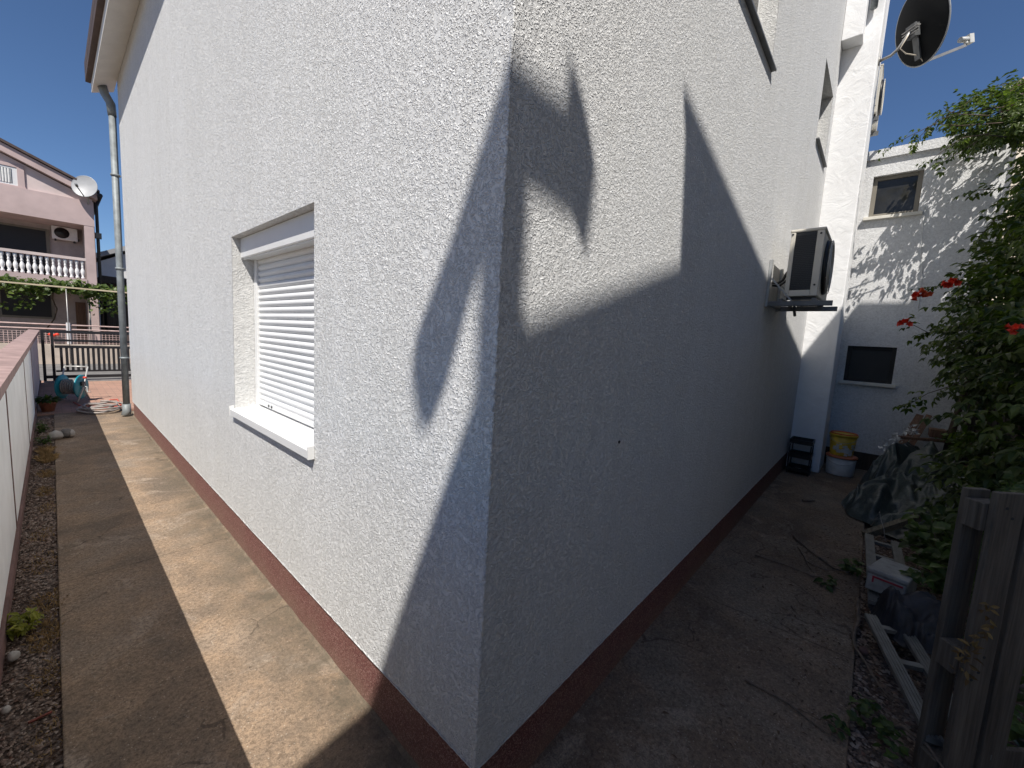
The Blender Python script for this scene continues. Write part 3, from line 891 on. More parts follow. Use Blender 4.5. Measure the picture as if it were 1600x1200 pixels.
m.build('roof', 'roof_tile', ph)
m = MB(); m.tube([(XR+.10, FY+.1, 0), (XR+.10, FY+.1, 5.75), (XR+.16, FY+.1, 5.95)], .05, 10); m.box((XR+.02, FY+.0, 4.55), (XR+.2, FY+.2, 4.75)); m.tube([(XR+.2, FY-.2, 6.12), (XR+.2, FY+9, 6.12)], .08, 8); m.build('gutter', 'gate_metal', ph)
f = MB(); f.box((-3.2, FY+.05, 5.9), (-1.38, FY+.078, 6.5)); gw = f.build('window', 'white_metal', ph)
f = MB(); f.box((-3.12, FY+.04, 5.97), (-1.5, FY+.049, 6.44)); f.build('pane', 'blue_glass', gw)
f = MB(); f.grid(lambda u, v: (-1.78+u*.26, FY+.036-.006*math.sin(u*25), 5.97+v*.46), 24, 2); f.build('curtain', 'curtain', gw)
f = MB(); f.box((-3.4, FY+.02, 5.86), (-1.2, FY+.079, 5.90)); f.box((-1.38, FY+.03, 5.9), (-1.22, FY+.077, 6.62)); f.box((-3.4, FY+.03, 6.51), (-1.38, FY+.077, 6.62)); f.build('window_trim', 'pink_render', gw)
f = MB(); f.box((-3.6, FY+1.46, 2.95), (-.72, FY+1.499, 4.78)); dw = f.build('balcony_door', 'taupe_frame', ph)
f = MB(); f.box((-3.5, FY+1.44, 3.0), (-.82, FY+1.459, 4.70)); f.build('pane', 'dark_void', dw)
m = MB(); m.box((XL+.3, FY-.05, 2.66), (.159, FY+1.498, 2.95)); m.build('balcony_slab', 'pink_render', ph)
bal = thing_rail = MB(); bal.box((XL+.3, FY-.02, 3.63), (.158, FY+.14, 3.73)); rl = bal.build('balcony_railing', 'pink_pale', ph)
prof = [(.05, 0), (.05, .06), (.03, .09), (.045, .16), (.062, .24), (.055, .31), (.032, .38), (.028, .42), (.04, .44), (.028, .47), (.03, .52), (.045, .56), (.05, .60), (.05, .66)]
b = MB(); b.lathe(prof, (.06, FY+.06, 2.955), 10); b0 = b.build('baluster', 'baluster_white', rl)
for i in range(1, 40):
    o = b0.copy(); COL.objects.link(o); o.parent = rl; o.matrix_parent_inverse = b0.matrix_parent_inverse.copy(); o.location.x -= .148*i
f = MB(); f.box((-2.1, FY+1.46, 1.36), (-.72, FY+1.499, 2.42)); gwin = f.build('window', 'taupe_frame', ph)
f = MB(); f.box((-2.02, FY+1.44, 1.44), (-.80, FY+1.459, 2.36)); f.build('pane', 'dark_void', gwin)
f = MB(); f.box((-.15, FY+1.47, 0), (.13, FY+1.499, 2.1)); f.build('door', 'brown_wood', ph)
pac = thing('air_conditioner', (-.35, FY+1.3, 4.45), 'white air conditioner with round fan inside the loggia of the pink house', 'air conditioner')
b = MB(); b.box((-.66, FY+1.18, 4.45), (.02, FY+1.46, 4.93)); b.build('casing', 'baluster_white', pac, bevel=.02)
b = MB(); b.lathe([(0, 0), (.2, 0), (.2, .012), (0, .02)], (-.40, FY+1.179, 4.69), 24, (0, -1, 0)); b.build('fan_grille', 'grille_black', pac)
b = MB(); b.box((-.6, FY+1.2, 4.40), (-.55, FY+1.498, 4.449)); b.box((-.1, FY+1.2, 4.40), (-.05, FY+1.498, 4.449)); b.box((.021, FY+1.25, 4.47), (.06, FY+1.45, 4.55)); b.build('bracket', 'gate_metal', pac)
wd = thing('satellite_dish', (.3, FY-.1, 5.9), 'white satellite dish on the roof corner of the pink house', 'satellite dish')
C2, n2, s2, u2_ = dish(wd, (.22, FY-.35, 6.30), (-.42, -.85, .22), .36, .40, 'dish_white', 'dish_rim', .015, .07)
c = MB(); c.tube([(.3, FY-.031, 5.75), (.3, FY-.12, 5.8), (.3, FY-.15, 6.1), C2-n2*.07], .025, 8); c.build('mast', 'arm_grey', wd)
c = MB(); c.tube([C2-u2_*.38, C2-u2_*.25+n2*.45+s2*.0], .018, 6); c.tube([C2-u2_*.25+n2*.42, C2-u2_*.2+n2*.52], .04, 8); c.build('feed_arm', 'bracket_grey', wd)
# pergola and grapevine
pg = thing('pergola', (-.5, 17.5, 0), 'thin pergola with a pale beam carrying the grapevine in front of the pink house', 'pergola')
m = MB(); m.box((-9, 18.93, 2.43), (6, 18.98, 2.475)); m.build('beam', 'beam_wood', pg)
m = MB(); m.box((-9, 21.0, 2.40), (6, 21.1, 2.46)); m.build('beam', 'beam_wood', pg)
for x in (-4.2, -.46, 3.4):
    m = MB(); m.tube([(x, 18.955, -.02), (x, 18.955, 2.429)], .014, 8); m.build('post', 'arm_grey', pg)
for x in (.14, -2.6):
    m = MB(); m.tube([(x, 21.05, -.02), (x, 21.05, 2.399)], .025, 8); m.build('post', 'arm_grey', pg)
gv = thing('grapevine', (-.5, 20.3, 0), 'green leafy grapevine spread over the pergola of the pink house', 'vine')
m = MB()
for _ in range(3600):
    x = random.uniform(-3.6, 2.4); y = random.uniform(19.2, 21.2)
    z = 2.52+.16*fbm(x, y, 1, 1.2)+random.gauss(0, .09)
    if random.random() < .25: z -= random.random()**2*.5*(1.0+.8*math.sin(x*3.1)); y = 19.35+random.gauss(0, .12)
    d = rvec(); d.z = -abs(d.z)*.6
    leaf_into(m, Vector((x, y, z)), d, Vector((0, -.5, 1))+rvec()*.7, random.uniform(.10, .17), random.uniform(.10, .15), .15, .2)
m.build('foliage', 'grape_leaf', gv, recalc=False)
for x0 in (-3, -1, 1):
    m = MB(); m.tube([(x0+.05*i+.1*math.sin(i*1.7), 21.3-.12*i, 0+.35*i if i < 7 else 2.46) for i in range(12)], .02, 6); m.build('stem', 'bark', gv)
gh = thing('grey_roofed_house', (3, 32, 0), 'pale house with a low grey roof behind the pink house', 'house')
m = MB(); m.prism([(.5, 0), (6.5, 0), (6.5, 4.2), (3.8, 6.0), (.5, 4.15)], 1, 30, 38); m.build('wall', 'white_house_wall', gh)
m = MB(); m.prism([(-.3, 3.98), (3.8, 6.05), (3.8, 6.3), (-.3, 4.2)], 1, 29.6, 38.3); m.prism([(7.2, 4.0), (3.8, 6.05), (3.8, 6.3), (7.2, 4.2)], 1, 29.6, 38.3); m.build('roof', 'grey_roof', gh)
m = MB(); m.box((.6, 29.5, 2.9), (6, 29.99, 3.2)); m.build('awning', 'bracket_grey', gh)
dk = thing('dark_shed', (1.8, 24.5, 0), 'dark timber shed beside the pink house', 'shed')
m = MB(); m.box((.75, 23.5, 0), (4.5, 26, 2.95)); m.build('wall', 'dark_boards', dk)
m = MB(); m.prism([(.6, 2.96), (4.7, 3.0), (4.7, 3.1), (.6, 3.25)], 1, 23.2, 26.2); m.build('roof', 'dark_boards', dk)

# bush behind the boundary wall
bs = thing('bush', (-1.75, 9.8, 0), 'light green bush rising behind the boundary wall cap', 'bush')
m = MB()
for _ in range(420):
    q = rvec()*random.random()**.4
    leaf_into(m, Vector((-1.75+q.x*.33, 9.9+q.y*.6, 1.05+q.z*.42)), rvec(), Vector((0, 0, 1))+rvec()*.6, random.uniform(.05, .09), .04)
m.build('foliage', 'grape_leaf', bs, recalc=False)
m = MB(); m.tube([(-1.75, 9.9, -.05), (-1.73, 9.88, .5), (-1.76, 9.9, 1.0)], [.03, .02, .01], 6); m.build('stem', 'bark', bs)

# ================================================================== THINGS ON THE PATH
hr = thing('hose_reel', (-.62, 10.3, 0), 'teal hose reel cart with a pale tube handle on the brick paving', 'hose reel')
HC = Vector((-.62, 10.25, .27)); ax = Vector((.88, -.45, 0)).normalized()
for sg in (-1, 1):
    m = MB(); m.lathe([(.03, -.012), (.21, -.012), (.225, 0), (.21, .012), (.03, .012)], HC+ax*.13*sg, 28, ax)
    dsk = m.build('drum_flange', 'teal_plastic', hr)
m = MB(); m.lathe([(.09, -.118), (.09, .118)], HC, 20, ax); m.build('drum', 'teal_plastic', hr)
m = MB()
for k in range(7):
    c0 = HC+ax*(-.10+.033*k); e1 = Vector((0, 0, 1)); e2 = ax.cross(e1)
    m.tube([c0+(e1*math.cos(t)+e2*math.sin(t))*.125 for t in [2*math.pi*i/20 for i in range(21)]], .015, 6, False)
m.build('wound_hose', 'hose_grey', hr)
m = MB(); fo = ax.cross(Vector((0, 0, 1)))
for sg in (-1, 1):
    o_ = HC+ax*.165*sg
    m.tube([o_+fo*.2+Vector((0, 0, -.26)), o_, o_-fo*.16+Vector((0, 0, .36))], .012, 8)
    m.tube([o_, o_-fo*.16+Vector((0, 0, -.255))], .012, 8)
m.tube([HC+ax*.165-fo*.16+Vector((0, 0, .36)), HC-ax*.165-fo*.16+Vector((0, 0, .36))], .013, 8)
m.build('frame', 'reel_frame', hr)
m = MB(); m.box((-.05, -.035, -.02), (.05, .035, .02), Matrix.Translation(HC+ax*.155+Vector((0, 0, .06))) @ ax.to_track_quat('Z', 'Y').to_matrix().to_4x4()); m.build('hub', 'gate_metal', hr)
m = MB(); m.lathe([(0, 0), (.02, 0), (.02, .04), (0, .04)], HC+ax*.17+Vector((0, 0, .17)), 10, ax); m.build('knob', 'flower_red', hr)
m = MB(); m.tube([HC+ax*.17, HC+ax*.21, HC+ax*.21+Vector((0, 0, -.1)), HC+ax*.26+Vector((0, 0, -.1))], .01, 6); m.build('crank', 'reel_frame', hr)

hs_ = MB(); pts = []
for i in range(150):
    t = i*.22; r = .22+.05*math.sin(i*.13)+.02*math.sin(i*.05+1)
    pts.append((-.34+r*1.02*math.cos(t)+.03*math.sin(i*.07), 8.88+r*1.35*math.sin(t), .016+.02*abs(math.sin(i*.31))+.0006*i))
hs_.tube(pts, .013, 7)
tag(hs_.build('garden_hose', 'hose_grey'), 'grey garden hose lying in loose coils on the end of the path', 'hose')
hs_ = MB()
hs_.tube([(-.62, 9.9, .03), (-.55, 9.5, .02), (-.42, 9.3, .02), (-.28, 9.25, .05), (-.18, 9.32, .12), (-.10, 9.2, .14), (-.07, 9.02, .06), (-.12, 8.95, .05), (-.3, 9.05, .04), (-.5, 9.1, .05), (-.45, 9.3, .05), (-.25, 9.2, .06)], .013, 7)
tag(hs_.build('garden_hose', 'hose_red'), 'reddish garden hose looped behind the grey coils', 'hose')
pt = thing('plant_pot', (-.95, 9.3, 0), 'terracotta planter with drooping green plant at the foot of the boundary wall', 'plant pot')
m = MB(); m.lathe([(.07, 0), (.10, .13), (.11, .13), (.11, .155), (.095, .155), (.09, .13), (0, .13)], (-.92, 9.25, 0), 20); m.build('pot', 'terracotta', pt)
m = MB()
for _ in range(130):
    d = rvec(); d.z = abs(d.z)*.5+.1
    leaf_into(m, Vector((-.92, 9.25, .16))+d*random.uniform(.02, .13), d+Vector((0, 0, -.3)), Vector((0, 0, 1)), random.uniform(.06, .11), .045)
m.build('foliage', 'weed_leaf', pt, recalc=False)
def stone(name, c, r, mat, label, seed):
    b = MB(); nu, nv = 18, 12
    def fn(u, v):
        t = 2*math.pi*u; p_ = math.pi*v
        d = Vector((math.sin(p_)*math.cos(t), math.sin(p_)*math.sin(t), math.cos(p_)))
        k = 1+.22*mnoise.noise(d*1.5+Vector((seed, 0, 0)))+.08*mnoise.noise(d*4+Vector((seed, 3, 0)))
        return (c[0]+d.x*r[0]*k, c[1]+d.y*r[1]*k, c[2]+d.z*r[2]*k)
    b.grid(fn, nu, nv)
    return tag(b.build(name, mat), label, 'stone')
stone('stone', (-.845, 6.93, .05), (.065, .09, .055), 'stone_pale', 'pale rounded stone at the gravel edge, left of the dark striped one', 1)
sb = thing('stone', (-.75, 6.98, 0), 'dark stone with a pale band, on the path edge beside the pale stone', 'stone')
def sfn(c, r, seed):
    def fn(u, v):
        t = 2*math.pi*u; p_ = math.pi*v
        d = Vector((math.sin(p_)*math.cos(t), math.sin(p_)*math.sin(t), math.cos(p_)))
        k = 1+.15*mnoise.noise(d*1.5+Vector((seed, 0, 0)))
        return (c[0]+d.x*r[0]*k, c[1]+d.y*r[1]*k, c[2]+d.z*r[2]*k)
    return fn
b = MB(); b.grid(sfn((-.755, 6.98, .055), (.06, .09, .058), 5), 18, 12); b.build('dark_half', 'stone_dark', sb)
b = MB(); b.grid(sfn((-.715, 6.98, .048), (.042, .075, .05), 5), 18, 12); b.build('pale_half', 'stone_pale', sb)
stone('stone', (-1.005, 2.04, .01), (.022, .03, .02), 'stone_pale', 'small white stone by the wall foot under the yellow weed', 9)
stone('stone', (-1.01, 1.66, .005), (.014, .018, .014), 'stone_pale', 'tiny white pebble by the wall foot, below the larger one', 12)

def weed(c, n, r, h, mat, label, L=.05, W=.022, cat='weed', name='weed'):
    t = thing(name, c, label, cat); b = MB(); c = Vector(c)
    st = MB()
    for i in range(max(3, n//14)):
        d = rvec(); d.z = abs(d.z)+.6; d.normalize(); e = c+Vector((d.x*r, d.y*r, d.z*h))
        st.tube([c, c+(e-c)*.5+Vector((0, 0, h*.12)), e], [.003, .0025, .0015], 5)
        for k in range(14):
            q = c+(e-c)*random.uniform(.3, 1.05)+rvec()*r*.25; q.z = max(q.z, c.z+.004)
            dd = rvec(); dd.z *= .5
            leaf_into(b, q, dd, Vector((0, 0, 1))+rvec()*.5, L*random.uniform(.6, 1.2), W*random.uniform(.7, 1.2))
    st.build('stem', 'twig_bark', t); b.build('foliage', mat, t, recalc=False)
weed((-.985, 2.26, -.01), 170, .075, .09, 'yellow_leaf', 'yellow green weed against the boundary wall foot', .045, .02)
weed((-.95, 6.75, -.01), 90, .07, .10, 'weed_leaf', 'low green weed in the gravel beside the two larger stones', .05, .02)
weed((-.96, 7.5, -.01), 110, .06, .15, 'weed_leaf', 'tall thin green weed behind the stones by the wall', .06, .02)
dg = MB()
def tuft(cx, cy, n, r, h):
    for _ in range(n):
        a = random.uniform(0, 6.28); q = r*random.random()**.6
        b0_ = Vector((cx+q*math.cos(a)*.6, cy+q*math.sin(a)*1.5, -.018)); d = rvec(); d.z = abs(d.z)+.5
        e = b0_+d.normalized()*h*random.uniform(.4, 1); s_ = Vector((-d.y, d.x, 0)).normalized()*.0018
        mdl = (b0_+e)/2+Vector((0, 0, h*.15))
        dg.add([b0_-s_, b0_+s_, mdl+s_, e, mdl-s_], [(0, 1, 2, 3, 4)])
for (x, y, n, r, h) in ((-.91, 2.15, 200, .10, .045), (-.90, 2.5, 170, .12, .04), (-.92, 5.9, 420, .09, .10), (-.93, 6.3, 260, .08, .10), (-.9, 1.8, 140, .10, .03), (-.93, 3.1, 120, .12, .03), (-.93, 3.6, 120, .10, .03), (-.93, 4.7, 160, .10, .04), (-.89, 1.45, 90, .10, .025), (-.96, 1.2, 120, .1, .025), (-.9, 4.2, 120, .1, .03), (-.92, 5.3, 180, .1, .05)):
    tuft(x, y, n, r, h)
stuff(dg.build('dry_grass', 'dry_grass', recalc=False), 'dry straw coloured grass tufts in the gravel strip', 'dry grass')
m = MB(); m.box((-.033, -.005, -.004), (.033, .005, .004), Matrix.Translation((-.918, 1.53, .0)) @ Matrix.Rotation(.35, 4, 'Z') @ Matrix.Rotation(.15, 4, 'Y'))
tag(m.build('wood_splinter', 'red_wood', bevel=.002), 'reddish splinter lying on the gravel strip', 'wood splinter')

# ================================================================== NEIGHBOUR HOUSE (behind the photographer, shades the alley)
nb = thing('neighbour_house', (0, -8, 0), 'tall beige neighbouring house south of the alley, stepped roof', 'house')
NX, NZ, NY = -1.579, 3.158, -4.5        # the facade stands 4.5 m south of the white house
def sil(*pts): return [(x+NX, z+NZ if z > 0 else z) for x, z in pts]
m = MB()
m.prism(sil((-4.6, -.05), (-1.86, -.05), (-1.86, 8.24), (-4.07, 7.55), (-4.6, 7.39)), 1, -12, NY)
m.prism(sil((-1.859, -.05), (5.3, -.05), (5.3, 5.6), (4.91, 6.2), (4.71, 6.74), (4.28, 7.57), (3.28, 7.74), (2.6, 7.91), (-1.98, 9.0), (-1.859, 8.24)), 1, -12, NY)
m.build('wall', 'neighbour_wall', nb)
m = MB()
m.prism(sil((-1.84, 8.26), (-4.07, 7.56), (-4.68, 7.37), (-4.68, 7.43), (-4.07, 7.62), (-1.84, 8.32)), 1, -12.1, NY+.01)
m.prism(sil((-2.02, 9.02), (2.6, 7.92), (3.28, 7.75), (4.25, 7.58), (4.28, 7.63), (3.28, 7.80), (2.6, 7.97), (-2.02, 9.07)), 1, -12.1, NY+.01)
m.build('roof', 'red_tile', nb)
m = MB()
m.prism(sil((-3.22, 7.7), (-3.085, 7.7), (-3.085, 8.39), (-2.99, 8.385), (-2.86, 8.37), (-2.77, 8.27), (-2.75, 8.42), (-2.74, 8.55), (-2.80, 8.64), (-2.88, 8.72), (-2.895, 8.585), (-3.01, 8.58), (-3.2, 8.60), (-3.35, 8.60), (-3.54, 8.66), (-3.555, 8.55), (-3.50, 8.28), (-3.41, 8.26), (-3.30, 8.34), (-3.22, 8.36)), 1, NY-.03, NY+.025)
m.build('cowl_shadow_plate', 'zinc', nb)  # unseen flat plate, cut to the outline of the hooked corner shadow
for x in (-1.2, 1.6):
    for z in (1.4, 4.4, 7.4):
        f = MB(); f.box((x, NY+.001, z), (x+1.0, NY+.03, z+1.3)); wo = f.build('window', 'white_metal', nb)
        f = MB(); f.box((x+.07, NY+.031, z+.07), (x+.93, NY+.035, z+1.23)); f.build('pane', 'dark_glass', wo)

fn_ = thing('garden_fence', (4, -1.95, 0), 'dark board fence behind the trumpet vine', 'fence')
m = MB()
for i in range(56):
    x = 3.3+i*.16
    m.box((x, -1.97+.006*math.sin(i*3.1), -.04), (x+.15, -1.945+.006*math.sin(i*3.1), 2.1+.02*math.sin(i*1.9)))
m.build('boards', 'dark_boards', fn_)
for x in (3.5, 5.1, 6.6, 8.2, 9.8, 11.4):
    m = MB(); m.box((x, -2.06, -.05), (x+.09, -1.98, 2.12)); m.build('post', 'dark_boards', fn_)
th = thing('tiled_house', (17, -5, 0), 'red tiled roof corner of a house rising above the trumpet vine', 'house')
m = MB(); m.box((14.9, -9, 0), (22, -2.72, 7.85)); m.build('wall', 'neighbour_wall', th)
m = MB(); m.prism([(-2.35, 7.80), (-2.35, 8.02), (-2.55, 8.22), (-5.5, 9.9), (-9.2, 7.9), (-9.2, 7.7)], 0, 14.6, 22.2); m.build('roof', 'roof_tile', th)
m = MB(); m.tube([(14.55, -2.33, 8.05), (14.55, -2.6, 8.28), (14.56, -4, 9.12)], .05, 8); m.tube([(14.5, -2.55, 8.25), (14.45, -2.75, 8.0), (14.5, -2.95, 7.8)], .03, 6); m.build('ridge_cord', 'rail_pale', th)

# ================================================================== TRUMPET VINE
tv = thing('trumpet_vine', (5.2, -1.7, 0), 'tall trumpet vine with red flowers covering the right side of the alley', 'vine')
fol = MB()
def blob(c, r, n, L=.27, ll=.076, bias=Vector((-.35, .45, .1)), core=.35):
    c = Vector(c)
    for _ in range(n):
        d = rvec(); q = random.uniform(core, 1.0)**.6
        k = 1+.28*mnoise.noise(d*2.2+c)
        p_ = c+Vector((d.x*r[0], d.y*r[1], d.z*r[2]))*q*k
        if c.x < 7 and p_.x > 6.84: p_.x = 6.84-random.random()*.2
        if p_.z < 1.9 and p_.y < -1.93: p_.y = -1.93+random.random()*.25
        if p_.z < .05: continue
        gd = d*1.0+bias+rvec()*.6; gd.z -= .15
        compound(fol, p_, gd, L*random.uniform(.7, 1.2), random.choice((5, 7, 7, 9)), ll*random.uniform(.85, 1.15), ll*.52)
def branch(pts, n, L=.2, ll=.06, r=.006):
    P_ = [Vector(p) for p in pts]
    MB().tube(P_, [r*(1-.6*i/(len(P_)-1)) for i in range(len(P_))], 6).build('stem', 'bark', tv)
    segs = [(P_[i], P_[i+1]) for i in range(len(P_)-1)]
    for k in range(n):
        t = (k+random.random()*.6)/n*len(segs); i = min(int(t), len(segs)-1); a, b_ = segs[i]
        q = a+(b_-a)*(t-i); d = (b_-a).normalized()+rvec()*.9; d.z -= .25
        compound(fol, q, d, L*random.uniform(.6, 1.1), random.choice((5, 7)), ll*random.uniform(.8, 1.1), ll*.5)
TOP = [((6.56, -1.50, 4.42), (.24, .32, .17), 190), ((6.4, -1.75, 4.34), (.3, .36, .17), 90), ((6.1, -2.25, 4.1), (.4, .25, .25), 90), ((6.5, -2.0, 4.3), (.3, .3, .22), 110), ((7.45, -1.55, 4.86), (.40, .42, .20), 240), ((7.5, -2.2, 4.3), (.6, .34, .8), 420)]
BL = [((5.3, -2.05, 3.5), (.6, .26, .35), 260),
      ((6.0, -2.12, 3.75), (.5, .26, .35), 290), ((5.7, -2.0, 3.15), (.6, .26, .45), 270), ((5.2, -1.82, 2.5), (.65, .34, .45), 270),
      ((4.8, -1.66, 2.0), (.75, .34, .42), 280), ((4.5, -1.68, 1.68), (.7, .32, .28), 230), ((3.7, -1.75, .95), (.5, .25, .35), 120),
      ((3.4, -1.62, 1.35), (.5, .28, .6), 130), ((3.5, -1.6, .72), (.8, .30, .30), 110),
      ((5.1, -1.72, 2.35), (.5, .24, .35), 130), ((3.4, -1.65, 2.0), (.6, .24, .5), 130), ((4.0, -1.8, 2.8), (.6, .22, .4), 130)]
for c_, r_, n_ in BL: blob(c_, r_, n_)
for c_, r_, n_ in TOP: blob(c_, r_, n_, .2, .058)
branch([(6.1, -1.5, 4.2), (6.0, -1.18, 4.22), (6.0, -.97, 4.30), (6.0, -.76, 4.22), (6.0, -.55, 4.10)], 17, .14, .055)
branch([(6.1, -1.4, 4.3), (6.0, -1.15, 4.35), (6.0, -1.0, 4.34), (6.0, -.88, 4.22), (6.0, -.8, 4.12)], 13, .14, .055)
branch([(6.2, -1.5, 4.4), (6.1, -1.1, 4.42), (6.1, -1.02, 4.50)], 9, .14, .055)
branch([(6.0, -1.05, 4.36), (6.1, -1.16, 4.46), (6.1, -1.33, 4.59), (6.1, -1.5, 4.6)], 16, .13, .052)
branch([(5.7, -1.5, 3.9), (5.6, -1.36, 3.92), (5.6, -1.18, 3.80), (5.6, -1.04, 3.70)], 16, .14, .055)
branch([(5.8, -1.45, 4.0), (5.9, -1.2, 4.05), (5.95, -1.05, 3.95), (5.95, -.95, 3.85)], 12, .13, .05)
branch([(4.7, -1.5, 2.25), (4.6, -1.38, 2.27), (4.6, -1.22, 2.33), (4.6, -1.08, 2.26)], 12, .17, .055)
branch([(4.7, -1.55, 2.0), (4.6, -1.45, 1.99), (4.6, -1.26, 1.93), (4.6, -1.11, 1.87), (4.6, -1.0, 1.94)], 15, .16, .055)
branch([(4.5, -1.65, 1.5), (4.4, -1.5, 1.5), (4.4, -1.34, 1.43), (4.4, -1.16, 1.32), (4.4, -1.05, 1.2)], 19, .18, .06)
branch([(5.3, -1.7, 3.2), (5.2, -1.57, 3.27), (5.2, -1.42, 3.26), (5.2, -1.30, 3.28)], 12, .17, .058)
branch([(5.1, -1.7, 2.9), (5.0, -1.58, 2.95), (5.0, -1.44, 2.92), (5.0, -1.36, 2.78)], 13, .17, .058)
branch([(4.7, -1.6, 1.7), (4.6, -1.45, 1.76), (4.6, -1.32, 1.74), (4.6, -1.23, 1.70)], 12, .17, .058)
branch([(3.4, -1.62, 1.75), (3.0, -1.5, 1.86), (2.65, -1.36, 1.84), (2.42, -1.29, 1.79)], 6, .15, .06)
fol.build('foliage', 'vine_leaf', tv, recalc=False)
for (x, y, h) in ((6.3, -1.52, 1.5), (6.1, -1.72, 2.2), (5.0, -1.8, 2.2), (4.0, -1.75, 1.8)):
    tr_ = MB(); tr_.tube([(x, y, -.03), (x+.02, y-.01, .35), (x-.01, y-.03, .8), (x+.03, y-.08, h*.7+.3), (x, y-.15, h+.4)], [.045, .04, .035, .028, .015], 8); tr_.build('trunk', 'bark', tv)
def trumpet(mb, p_, d, L=.065, k_=1.0):
    d = d.normalized(); a = d.orthogonal().normalized(); b = d.cross(a); n = 10
    rings = [(0, .006), (.45, .010), (.8, .018), (1.0, .024)]
    vs = []
    for t, r in rings:
        r *= k_
        for k in range(n):
            an = 2*math.pi*k/n; vs.append(p_+d*L*t+(a*math.cos(an)+b*math.sin(an))*r)
    for k in range(n):
        an = 2*math.pi*k/n; r = (.034 if k % 2 == 0 else .024)*k_
        vs.append(p_+d*L*1.08+(a*math.cos(an)+b*math.sin(an))*r)
    fs = [(i*n+k, i*n+(k+1) % n, (i+1)*n+(k+1) % n, (i+1)*n+k) for i in range(4) for k in range(n)]
    mb.add(vs, fs, True)
for (x, y, z, n, mt) in ((4.56, -.95, 1.945, 6, 'flower_red'), (4.55, -1.0, 2.2, 6, 'flower_red'), (4.53, -1.05, 2.23, 4, 'flower_orange'), (4.5, -1.17, 2.30, 5, 'flower_red'), (4.5, -1.235, 2.32, 4, 'flower_red'), (2.40, -1.280, 1.79, 6, 'flower_red')):
    b = MB()
    for k in range(n):
        d = Vector((-.6, .5, .05))+rvec()*.8; kk = .5 if x < 3 else .9
        trumpet(b, Vector((x, y, z))+rvec()*.018*kk, d, .046*kk, kk)
    b.build('flower', mt, tv, recalc=False)

# ================================================================== JUNK AT THE END OF THE ALLEY
ct = thing('stacking_tray', (5.92, -.16, 0), 'black plastic three tier tray standing in the corner by the pilaster', 'tray')
for k, z in enumerate((.03, .22, .41)):
    b = MB(); b.box((5.78, -.285, z), (6.06, -.03, z+.012)); 
    b.box((5.78, -.285, z+.012), (5.79, -.03, z+.055)); b.box((6.05, -.285, z+.012), (6.06, -.03, z+.055))
    b.box((5.79, -.285, z+.012), (6.05, -.275, z+.055)); b.box((5.79, -.04, z+.012), (6.05, -.03, z+.055))
    b.build('shelf', 'black_plastic', ct)
for x in (5.785, 6.04):
    for y in (-.28, -.048):
        b = MB(); b.box((x, y, 0), (x+.016, y+.014, .40)); b.build('leg', 'black_plastic', ct)
b = MB(); b.box((5.80, -.20, .043), (5.86, -.12, .075), None); tag(b.build('paper_scrap', 'bucket_white', bevel=.01), 'crumpled pale scrap lying in the lowest black tray', 'scrap')

def bucket(c, r0, r1, h, body, rim, label, content=None, name='bucket'):
    t = thing(name, c, label, 'bucket')
    b = MB(); b.lathe([(r0, 0), (r0*1.01, .01), (r1, h), (r1-.006, h), (r1-.008, h-.05), (0, h-.05)], c, 32); b.build('body', body, t)
    b = MB(); b.lathe([(r1+.001, h-.028), (r1+.008, h-.026), (r1+.009, h-.004), (r1+.002, h), (r1-.004, h)], c, 32); b.build('rim', rim, t)
    if content:
        b = MB(); b.grid(lambda u, v: (c[0]+(r1-.009)*v*math.cos(6.2832*u), c[1]+(r1-.009)*v*math.sin(6.2832*u), c[2]+h-.03+.012*mnoise.noise((u*6, v*3, 1))), 24, 6); b.build('contents', content, t)
    b = MB(); pts = [(c[0]+(r1+.012)*math.cos(a), c[1]+(r1+.012)*math.sin(a), c[2]+h-.04-.07*math.sin((a-1.9)/2.5*math.pi)) for a in [1.9+2.5*i/14 for i in range(15)]]
    b.tube(pts, .003, 5); b.build('handle', 'arm_grey', t)
    return t
bucket((6.34, -.575, 0), .150, .165, .265, 'bucket_white', 'bucket_orange', 'grey white bucket with an orange rim under the yellow one')
b2 = bucket((6.35, -.565, .268), .125, .150, .29, 'bucket_yellow', 'bucket_yellow', 'yellow paint bucket with a red inner rim, stacked on the white one', 'putty')
b = MB(); b.lathe([(.140, .258), (.146, .285), (.150, .302), (.146, .304), (.134, .262)], (6.352, -.566, .268), 32); b.build('red_lid_rim', 'bucket_red', b2)
b = MB()
for _ in range(20):
    a = random.uniform(2.3, 4.4); z = random.uniform(.03, .16); s_ = random.uniform(.018, .05); rr = .125+.025*z/.29+.0025
    for k in range(3):
        a2 = a+random.uniform(-.15, .15); z2 = min(.18, max(.02, z+random.uniform(-.03, .03)))
        p0 = Vector((6.35+rr*math.cos(a2), -.565+rr*math.sin(a2), .268+z2)); td = Vector((-math.sin(a2), math.cos(a2), 0))
        b.add([p0-td*s_*.5+Vector((0, 0, -s_*.3)), p0+td*s_*.5+Vector((0, 0, -s_*.35)), p0+td*s_*.45+Vector((0, 0, s_*.3)), p0-td*s_*.4+Vector((0, 0, s_*.35))], [(0, 1, 2, 3)])
b.build('paint_smear', 'bucket_white', b2, recalc=False)

